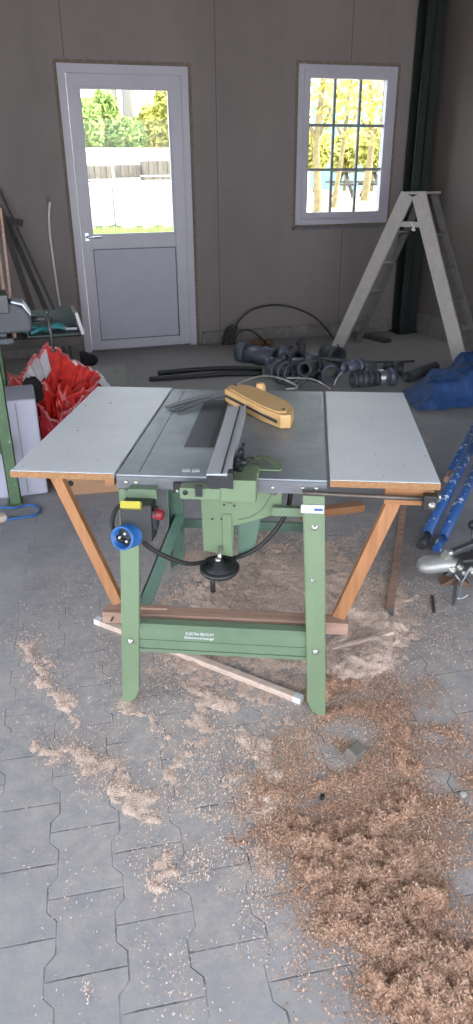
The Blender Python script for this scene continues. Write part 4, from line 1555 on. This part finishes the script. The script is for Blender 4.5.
def dust(name, label, strokes, mats, bounds, nfl, thin, fsize, seed, nz=.8, relief=.7, hs=1.0):
    x0, x1, y0, y1 = bounds
    st_ = .0065
    xs_, ys_ = np.arange(x0, x1, st_), np.arange(y0, y1, st_)
    X, Y = np.meshgrid(xs_, ys_, indexing='ij')
    wx_ = (fbm(X, Y, seed + 60, .10, 4, .65) - .5)
    wy_ = (fbm(X, Y, seed + 70, .10, 4, .65) - .5)
    dens = strokes_field(X + wx_ * .16, Y + wy_ * .16, strokes)
    n1 = fbm(X, Y, seed, .16, 4, .6)
    n2 = fbm(X, Y, seed + 20, .035, 3, .6)
    n3 = fbm(X, Y, seed + 30, .05, 4, .7)
    n4 = fbm(X, Y, seed + 35, .016, 2, .7)
    Hf = dens * (1 + nz * 2 * (n1 - .5)) * .8 - .0085 - (.03 * (n1 - .42) + .026 * (n3 - .5)) * np.clip(dens / .006, 0, 1) + np.minimum(dens, .03) * relief * 2 * (n2 - .5) + np.minimum(dens, .012) * 1.1 * (n4 - .5)
    Hf = np.where(Hf > 0, Hf, 0)
    Hf = Hf * hs
    ok = Hf > .0009
    b = MB()
    idx = -np.ones(X.shape, int)
    keep = ok.copy()
    face_ok = ok[:-1, :-1] | ok[1:, :-1] | ok[1:, 1:] | ok[:-1, 1:]
    need = np.zeros_like(ok)
    need[:-1, :-1] |= face_ok
    need[1:, :-1] |= face_ok
    need[1:, 1:] |= face_ok
    need[:-1, 1:] |= face_ok
    idx[need] = np.arange(need.sum())
    V = np.stack([X[need], Y[need], np.where(ok, Hf, -.0005)[need]], 1)
    ii, jj = np.where(face_ok)
    F = np.stack([idx[ii, jj], idx[ii + 1, jj], idx[ii + 1, jj + 1], idx[ii, jj + 1]], 1)
    # flakes
    prob = np.clip(dens / .02, 0, 1) ** .6 * (.3 + .7 * np.clip((n1 - .3) * 3, 0, 1))
    th = strokes_field(X + wx_ * .2, Y + wy_ * .2, thin) if thin else np.zeros_like(X)
    nt = fbm(X, Y, seed + 40, .12, 4, .65)
    prob = prob + th * np.clip((nt - .42) * 5, 0, 1)
    cdf = np.cumsum(prob.ravel())
    pick = np.searchsorted(cdf, rs.rand(nfl) * cdf[-1])
    fx = X.ravel()[pick] + (rs.rand(nfl) - .5) * st_
    fy = Y.ravel()[pick] + (rs.rand(nfl) - .5) * st_
    fz = Hf.ravel()[pick] + .0012 + rs.rand(nfl) * .0035
    a = rs.rand(nfl) * 2 * pi
    ln = fsize * (.35 + 1.3 * rs.rand(nfl) ** 2)
    wd = ln * (.25 + .4 * rs.rand(nfl))
    tl = (rs.rand(nfl) - .5) * 1.3
    tw = (rs.rand(nfl) - .5) * 1.2
    ca, sa = np.cos(a), np.sin(a)
    dx, dy, dz = ca * np.cos(tl) * ln / 2, sa * np.cos(tl) * ln / 2, np.sin(tl) * ln / 2
    ex, ey, ez = -sa * np.cos(tw) * wd / 2, ca * np.cos(tw) * wd / 2, np.sin(tw) * wd / 2
    Q = []
    lift = np.abs(dz) + np.abs(ez)
    for s1, s2 in ((-1, -1), (1, -1), (1, 1), (-1, 1)):
        Q.append(np.stack([fx + s1 * dx + s2 * ex, fy + s1 * dy + s2 * ey, fz + lift * .8 + s1 * dz + s2 * ez], 1))
    Q = np.stack(Q, 1).reshape(-1, 3)
    base = len(V)
    FF = np.arange(base, base + 4 * nfl).reshape(-1, 4)
    me = bpy.data.meshes.new(name)
    VV = np.concatenate([V, Q])
    FA = np.concatenate([F, FF]).astype(np.int32)
    me.vertices.add(len(VV))
    me.vertices.foreach_set('co', VV.astype(np.float32).ravel())
    me.loops.add(len(FA) * 4)
    me.loops.foreach_set('vertex_index', FA.ravel())
    me.polygons.add(len(FA))
    me.polygons.foreach_set('loop_start', (np.arange(len(FA)) * 4).astype(np.int32))
    me.update(calc_edges=True)
    me.materials.append(M[mats[0]])
    me.materials.append(M[mats[1]])
    mi = np.zeros(len(FA), np.int32)
    mi[len(F):] = 1
    me.polygons.foreach_set('material_index', mi)
    sm = np.zeros(len(FA), bool)
    sm[:len(F)] = True
    me.polygons.foreach_set('use_smooth', sm)
    me.validate()
    o = bpy.data.objects.new(name, me)
    COL.objects.link(o)
    return tag(o, label, 'sawdust', None, 'stuff')


pale = [
    ([(215, 592, 42), (290, 580, 62), (360, 605, 50)], .038),
    ([(200, 560, 25), (260, 550, 35), (330, 555, 30)], .018),
    ([(195, 660, 20), (240, 650, 22)], .02),
    ([(270, 640, 45), (330, 660, 35), (375, 640, 25)], .045),
    ([(345, 600, 22), (382, 628, 18), (372, 655, 20), (340, 668, 20)], .075),
    ([(205, 690, 22), (225, 705, 14)], .032),
    ([(160, 665, 22), (240, 680, 30), (300, 690, 25)], .018),
    ([(27, 640, 10), (42, 680, 11), (60, 700, 8), (80, 718, 5)], .022),
    ([(42, 745, 9), (72, 752, 11), (100, 768, 15), (135, 790, 13), (160, 815, 11)], .022),
    ([(158, 865, 13), (165, 890, 10)], .022),
    ([(133, 703, 6), (150, 728, 6), (166, 745, 4)], .018),
    ([(240, 735, 9), (270, 755, 8), (276, 780, 9), (262, 805, 12)], .026),
    ([(200, 720, 20), (190, 760, 16), (225, 790, 14)], .014),
    ([(98, 984, 7), (97, 996, 6)], .014),
    ([(205, 855, 10), (195, 870, 9)], .014),
    ([(165, 760, 12), (185, 800, 10), (215, 820, 12)], .013),
    ([(230, 770, 12), (245, 800, 12)], .014),
    ([(290, 730, 14), (310, 750, 14)], .014),
    ([(265, 850, 9), (280, 880, 8)], .013),
]
pale_thin = [
    ([(170, 650, 70), (250, 720, 110), (180, 780, 70)], .55),
    ([(250, 830, 80), (220, 900, 50)], .35),
    ([(60, 680, 60), (90, 760, 40)], .22),
    ([(390, 600, 50), (430, 660, 50)], .25),
    ([(240, 560, 70), (340, 560, 60)], 1.2),
    ([(215, 600, 60), (380, 610, 50)], 1.2),
    ([(200, 620, 60), (360, 640, 60)], .8),
    ([(150, 740, 60), (200, 800, 60)], .35),
    ([(265, 900, 14), (285, 960, 10), (300, 1010, 8)], .8),
    ([(190, 950, 60)], .25),
    ([(60, 850, 90), (120, 930, 90)], .06),
    ([(60, 600, 60), (110, 640, 50)], .16),
]
dust('sawdust_heap', 'fine pale sawdust heaped under and in front of the saw', pale, ('dustA', 'chipA'), (-.6, 2.6, .75, 3.2), 170000, pale_thin, .0036, 50, hs=.55)
red = [
    ([(325, 712, 12), (350, 715, 12), (392, 712, 12)], .020),
    ([(328, 690, 16), (345, 678, 14)], .05),
    ([(385, 715, 14), (400, 745, 14), (408, 770, 14)], .024),
    ([(275, 800, 16), (320, 788, 16), (370, 765, 16)], .018),
    ([(300, 835, 24), (345, 840, 30), (395, 815, 26), (425, 800, 14)], .030),
    ([(325, 875, 30), (370, 880, 42), (410, 855, 28)], .034),
    ([(345, 915, 26), (385, 920, 40), (425, 905, 20)], .036),
    ([(400, 985, 28), (445, 985, 40), (480, 990, 50)], .042),
    ([(395, 950, 28), (440, 955, 30)], .036),
    ([(450, 735, 9), (458, 742, 7)], .022),
    ([(470, 775, 8), (478, 785, 8)], .014),
    ([(262, 822, 8), (245, 835, 6)], .012),
    ([(425, 1015, 22), (470, 1030, 40)], .045),
]
red_thin = [
    ([(310, 765, 50), (380, 790, 60), (425, 800, 30)], .6),
    ([(340, 880, 55), (410, 930, 60)], .5),
    ([(400, 690, 50), (440, 740, 40)], .35),
    ([(440, 860, 30), (460, 820, 30)], .3),
]
dust('wood_shavings', 'coarse reddish brown wood shavings spread over the right foreground', red, ('dustB', 'chipB'), (.15, 1.6, .45, 2.1), 150000, red_thin, .0046, 90, 1.0, .9)

# ------------------------------------------------------------------ yard outside
struct(MB().bb((XL - .2, WY + .2, -.2), (60, 100, -.03)).build('ground', 'yard'), 'bright gravel yard')
# grass: blades in a strip behind the door
NB_ = 9000
gx = rs.uniform(.5, 8.5, NB_)
gy = rs.uniform(18, 27, NB_)
vv, ff = [], []
for i in range(NB_):
    a = rs.rand() * 2 * pi
    hgt = .06 + .16 * rs.rand()
    w = .03
    bx_, by_ = gx[i], gy[i]
    o = len(vv)
    vv += [(bx_ - w * cos(a), by_ - w * sin(a), -.03), (bx_ + w * cos(a), by_ + w * sin(a), -.03), (bx_ + .08 * (rs.rand() - .5), by_ + .08 * (rs.rand() - .5), hgt)]
    ff.append((o, o + 1, o + 2))
tag(MB().add(vv, ff).build('grass', 'grass'), 'bright green grass strip outside behind the door', 'grass', None, 'stuff')


def leafy(b, c, rad, n, size, flat=1.0):
    c = Vector(c)
    for i in range(n):
        v = Vector((rs.normal(), rs.normal(), rs.normal()))
        v.normalize()
        v *= rs.rand() ** .4
        p = c + Vector((v.x * rad[0], v.y * rad[1], v.z * rad[2]))
        d = Vector((rs.normal(), rs.normal(), rs.normal() * flat)).normalized()
        e = d.orthogonal().normalized()
        s = size * (.6 + .8 * rs.rand())
        b.add([p - d * s, p + e * s * .5, p + d * s, p - e * s * .5], [(0, 1, 2, 3)])


def at_y(u, v, y):
    return wy(u, v, y)


# hedge and shrubs above the yard
YH = 38
for i, (u, v, ru, rv, lab, m) in enumerate([
    (88, 128, 15, 26, 'dark green shrub at the left of the door view', 'hedge'),
    (105, 120, 17, 30, 'tall bushy shrub left of the mast in the door view', 'hedge'),
    (128, 138, 18, 18, 'low round shrub in the middle of the door view', 'hedge'),
    (150, 132, 14, 26, 'yellow green shrub right of the mast in the door view', 'foliage'),
    (168, 118, 14, 36, 'tall yellow green shrub at the right of the door view', 'foliage'),
]):
    c = at_y(u, v, YH + (i % 2) * 3)
    k = (at_y(u + 1, v, YH) - at_y(u, v, YH)).length
    b = MB()
    rx, rz = ru * k, rv * k
    leafy(b, c, (rx, 1.2, rz), 2600, .16)
    t = thing('shrub', (c.x, c.y, -.03), lab, 'shrub')
    b.build('foliage', m, t)
    s_ = MB()
    for q in range(3):
        s_.tube([(c.x + (q - 1) * .3, c.y, -.03), (c.x + (q - 1) * .5, c.y + .2, max(.5, c.z))], [.12, .05], 7)
    s_.build('stem', 'bark', t)
# mast / tree trunks seen in the door pane
for (u0, u1, lab) in ((121, 120, 'slim grey mast above the shrubs in the door view'), (136, 134, 'broad grey mast above the shrubs in the door view')):
    A_, B_ = at_y(u0, 190, 46), at_y(u1, 86, 46)
    r = .2 if u0 == 121 else .55
    tag(MB().tube([(A_.x, 46, -.03), (A_.x, 46, 5), (A_.x, 46, 10)], [r, r * .9, r * .6], 12).build('yard_mast', 'mast'), lab, 'post')
# white wall / sheets and stacked stones
w0, w1 = at_y(60, 165, 34), at_y(200, 150, 34)
tag(MB().bb((w0.x - 2, 34, -.03), (w1.x + 2, 34.2, w1.z)).bb((w0.x - 2.1, 33.95, w1.z), (w1.x + 2.1, 34.25, w1.z + .08)).build('yard_wall', 'sheet'), 'low white wall across the yard behind the door', 'wall')
for i, (u0, u1, v0, v1, y, lab) in enumerate([(78, 112, 178, 165, 30, 'stack of pale paving stones left in the door view'), (118, 140, 178, 164, 30.5, 'stack of brown paving stones in the middle of the door view'), (145, 172, 178, 160, 30, 'stack of grey stones right in the door view')]):
    A_, B_ = at_y(u0, v0, y), at_y(u1, v1, y)
    t = thing('stone_stack', ((A_.x + B_.x) / 2, y + .5, 0), lab, 'stone stack', 0, 'stone stacks in the yard')
    b = MB()
    hh = B_.z + .03
    n = 4
    for r in range(n):
        m_ = 6
        for q in range(m_):
            xa = A_.x + (B_.x - A_.x) * q / m_
            xb = A_.x + (B_.x - A_.x) * (q + .92) / m_
            za = .15 + (hh - .15) * r / n
            b.bb((xa, y + .04 * ((q + r) % 2), za), (xb, y + 1, za + (hh - .15) / n * .9))
    b.build('stones', 'pallet', t)
    MB().bb((A_.x, y, .03), (B_.x, y + 1, .14)).bb((A_.x, y, -.03), (A_.x + .1, y + 1, .03)).bb((B_.x - .1, y, -.03), (B_.x, y + 1, .03)).build('pallet', 'benchw', t)
for i, (u0, u1, v0, v1, y, lab) in enumerate([(72, 112, 222, 182, 27.5, 'white covered pallet left in the yard'), (118, 182, 224, 180, 27, 'white covered pallet right in the yard')]):
    A_, B_ = at_y(u0, v0, y), at_y(u1, v1, y)
    t = thing('covered_pallet', ((A_.x + B_.x) / 2, y + .6, 0), lab, 'pallet', 0, 'white covered pallets in the yard')
    MB().bb((A_.x, y, .12), (B_.x, y + 1.2, B_.z)).build('white_cover', 'sheet', t, .08)
    b = MB()
    for q in range(4):
        xx = A_.x + .05 + (B_.x - A_.x - .2) * q / 3
        b.bb((xx, y + .02, -.03), (xx + .1, y + 1.15, .12))
    b.build('pallet', 'benchw', t)
bank = [(5.0, 12.5, .55), (5.6, 18, 1.05), (9, 26, 1.12), (15, 44, 1.2), (50, 44, 1.2), (50, 12.5, .55)]


def bank_z(y):
    return .55 + .5 * (min(max(y, 12.5), 18) - 12.5) / 5.5 + max(0, y - 18) * .006


bb_ = MB()
vv = []
rowsY = [12.5, 15, 18, 22, 26, 34, 44]
for y in rowsY:
    xl = .385 * y + .05 if y > 15 else 5.0 + (y - 12.5) * .3
    vv += [(xl - .5, y, -.03), (xl, y, bank_z(y)), (50, y, bank_z(y)), (50, y, -.03)]
ff = []
for i in range(len(rowsY) - 1):
    for k in range(3):
        ff.append((i * 4 + k, i * 4 + k + 1, (i + 1) * 4 + k + 1, (i + 1) * 4 + k))
ff += [(0, 1, 2, 3), tuple(len(vv) - 4 + k for k in range(4))]
bb_.add(vv, ff)
struct(bb_.build('bank', 'yard'), 'bright sandy bank outside the window')
# window view: three trees, blue wall, picnic table
for i, (u, lab) in enumerate(((318, 'tree trunk at the left of the window view'), (336, 'forked leaning tree in the middle of the window view'), (366, 'tree trunk at the right of the window view'))):
    y = 15.5 + 1.6 * i
    gz_ = bank_z(y)
    A_ = at_y(u, 195, y)
    B_ = at_y(u + (8, 16, 2)[i], 85, y)
    t = thing('tree', (A_.x, y, gz_), lab, 'tree')
    b = MB()
    r = (.10, .07, .11)[i]
    md = A_.lerp(B_, .5) + Vector((.12 * (i - 1), 0, 0))
    b.tube(spline([(A_.x - .05, y, gz_ - .05), (A_.x, y, gz_ + .4), md, B_ + Vector((0, 0, .6))], 5), [r * (1.1 - .6 * q / 15) for q in range(16)], 9)
    b.tube([md, md + Vector((-.5, .1, .9))], [r * .5, r * .2], 7)
    b.tube([md, md + Vector((.5, -.1, 1.1))], [r * .4, r * .2], 7)
    b.build('trunk', 'bark', t)
    c = MB()
    leafy(c, B_ + Vector((0, 0, .1)), (1.2, .9, .8), 330, .10)
    leafy(c, B_ + Vector((.5, .2, -.6)), (.9, .6, .7), 130, .09)
    c.build('foliage', 'foliage', t)
for i, (u, v, ru, rv, lab) in enumerate([(316, 150, 18, 16, 'pale yellow green bush at the left of the window view'), (346, 154, 16, 17, 'pale yellow green bush in the middle of the window view'), (374, 150, 18, 20, 'pale yellow green bush at the right of the window view')]):
    yb_ = 28 + (i % 2) * 1.6
    c = at_y(u, v, yb_)
    k = (at_y(u + 1, v, yb_) - at_y(u, v, yb_)).length
    t = thing('shrub', (c.x, c.y, bank_z(yb_)), lab, 'shrub')
    b = MB()
    leafy(b, c, (ru * k, .7, rv * k), 1100, .13)
    b.build('foliage', 'foliage', t)
    MB().tube([(c.x, c.y, bank_z(yb_)), (c.x + .1, c.y, c.z)], [.08, .03], 7).build('stem', 'bark', t)
A_, B_ = at_y(338, 128, 32), at_y(400, 104, 32)
ct = thing('blue_shed', ((A_.x + B_.x) / 2, 33.5, 1.1), 'light blue metal shed behind the trees in the window view', 'shed')
MB().bb((A_.x, 32, 1.1), (B_.x + 2, 35, B_.z)).build('shed_wall', 'cyan', ct)
MB().bb((A_.x - .15, 31.8, B_.z), (B_.x + 2.1, 35.2, B_.z + .12)).build('roof', 'sheet', ct)
PY = 21.0
A_, B_ = at_y(346, 168, PY), at_y(380, 168, PY)
gz_ = bank_z(PY)
pt = thing('picnic_table', ((A_.x + B_.x) / 2, PY + .5, gz_), 'grey wooden picnic table outside the window', 'picnic table')
x0, x1 = A_.x, B_.x + .3
tzz = gz_ + .76
MB().bb((x0, PY + .2, tzz - .06), (x1, PY + .95, tzz)).build('tabletop', 'benchw', pt)
MB().bb((x0, PY - .35, tzz - .35), (x1, PY - .05, tzz - .29)).build('bench_seat', 'benchw', pt)
MB().bb((x0, PY + 1.2, tzz - .35), (x1, PY + 1.5, tzz - .29)).build('bench_seat', 'benchw', pt)
for x in (x0 + .2, x1 - .25):
    MB().bar((x, PY - .2, gz_ - .01), (x, PY + .45, tzz - .05), .09, .06).bar((x, PY + 1.3, gz_ - .01), (x, PY + .65, tzz - .05), .09, .06).bb((x - .04, PY - .3, tzz - .43), (x + .04, PY + 1.45, tzz - .36)).build('trestle', 'benchw', pt)

# ------------------------------------------------------------------ light
w = bpy.data.worlds.new('sky')
scene.world = w
w.use_nodes = True
bg = w.node_tree.nodes['Background']
bg.inputs[0].default_value = (.84, .91, 1.0, 1)
bg.inputs[1].default_value = 3.2
sd = bpy.data.lights.new('sun', 'SUN')
sd.energy = 9
sd.angle = radians(1)
sd.color = (1, .93, .80)
so = bpy.data.objects.new('sun', sd)
COL.objects.link(so)
so.rotation_euler = Vector((-.82, .14, -.75)).to_track_quat('-Z', 'Y').to_euler()
# unseen forecourt, surfaced white to bounce light in under the saw
struct(MB().bb((-14, -14, -.2), (14, YF - 1.0, -.02)).bb((-14, YF - 1.0, -.2), (XL - .2, 12, -.02)).build('forecourt', 'sheet'), 'unseen white forecourt bouncing light indoors')
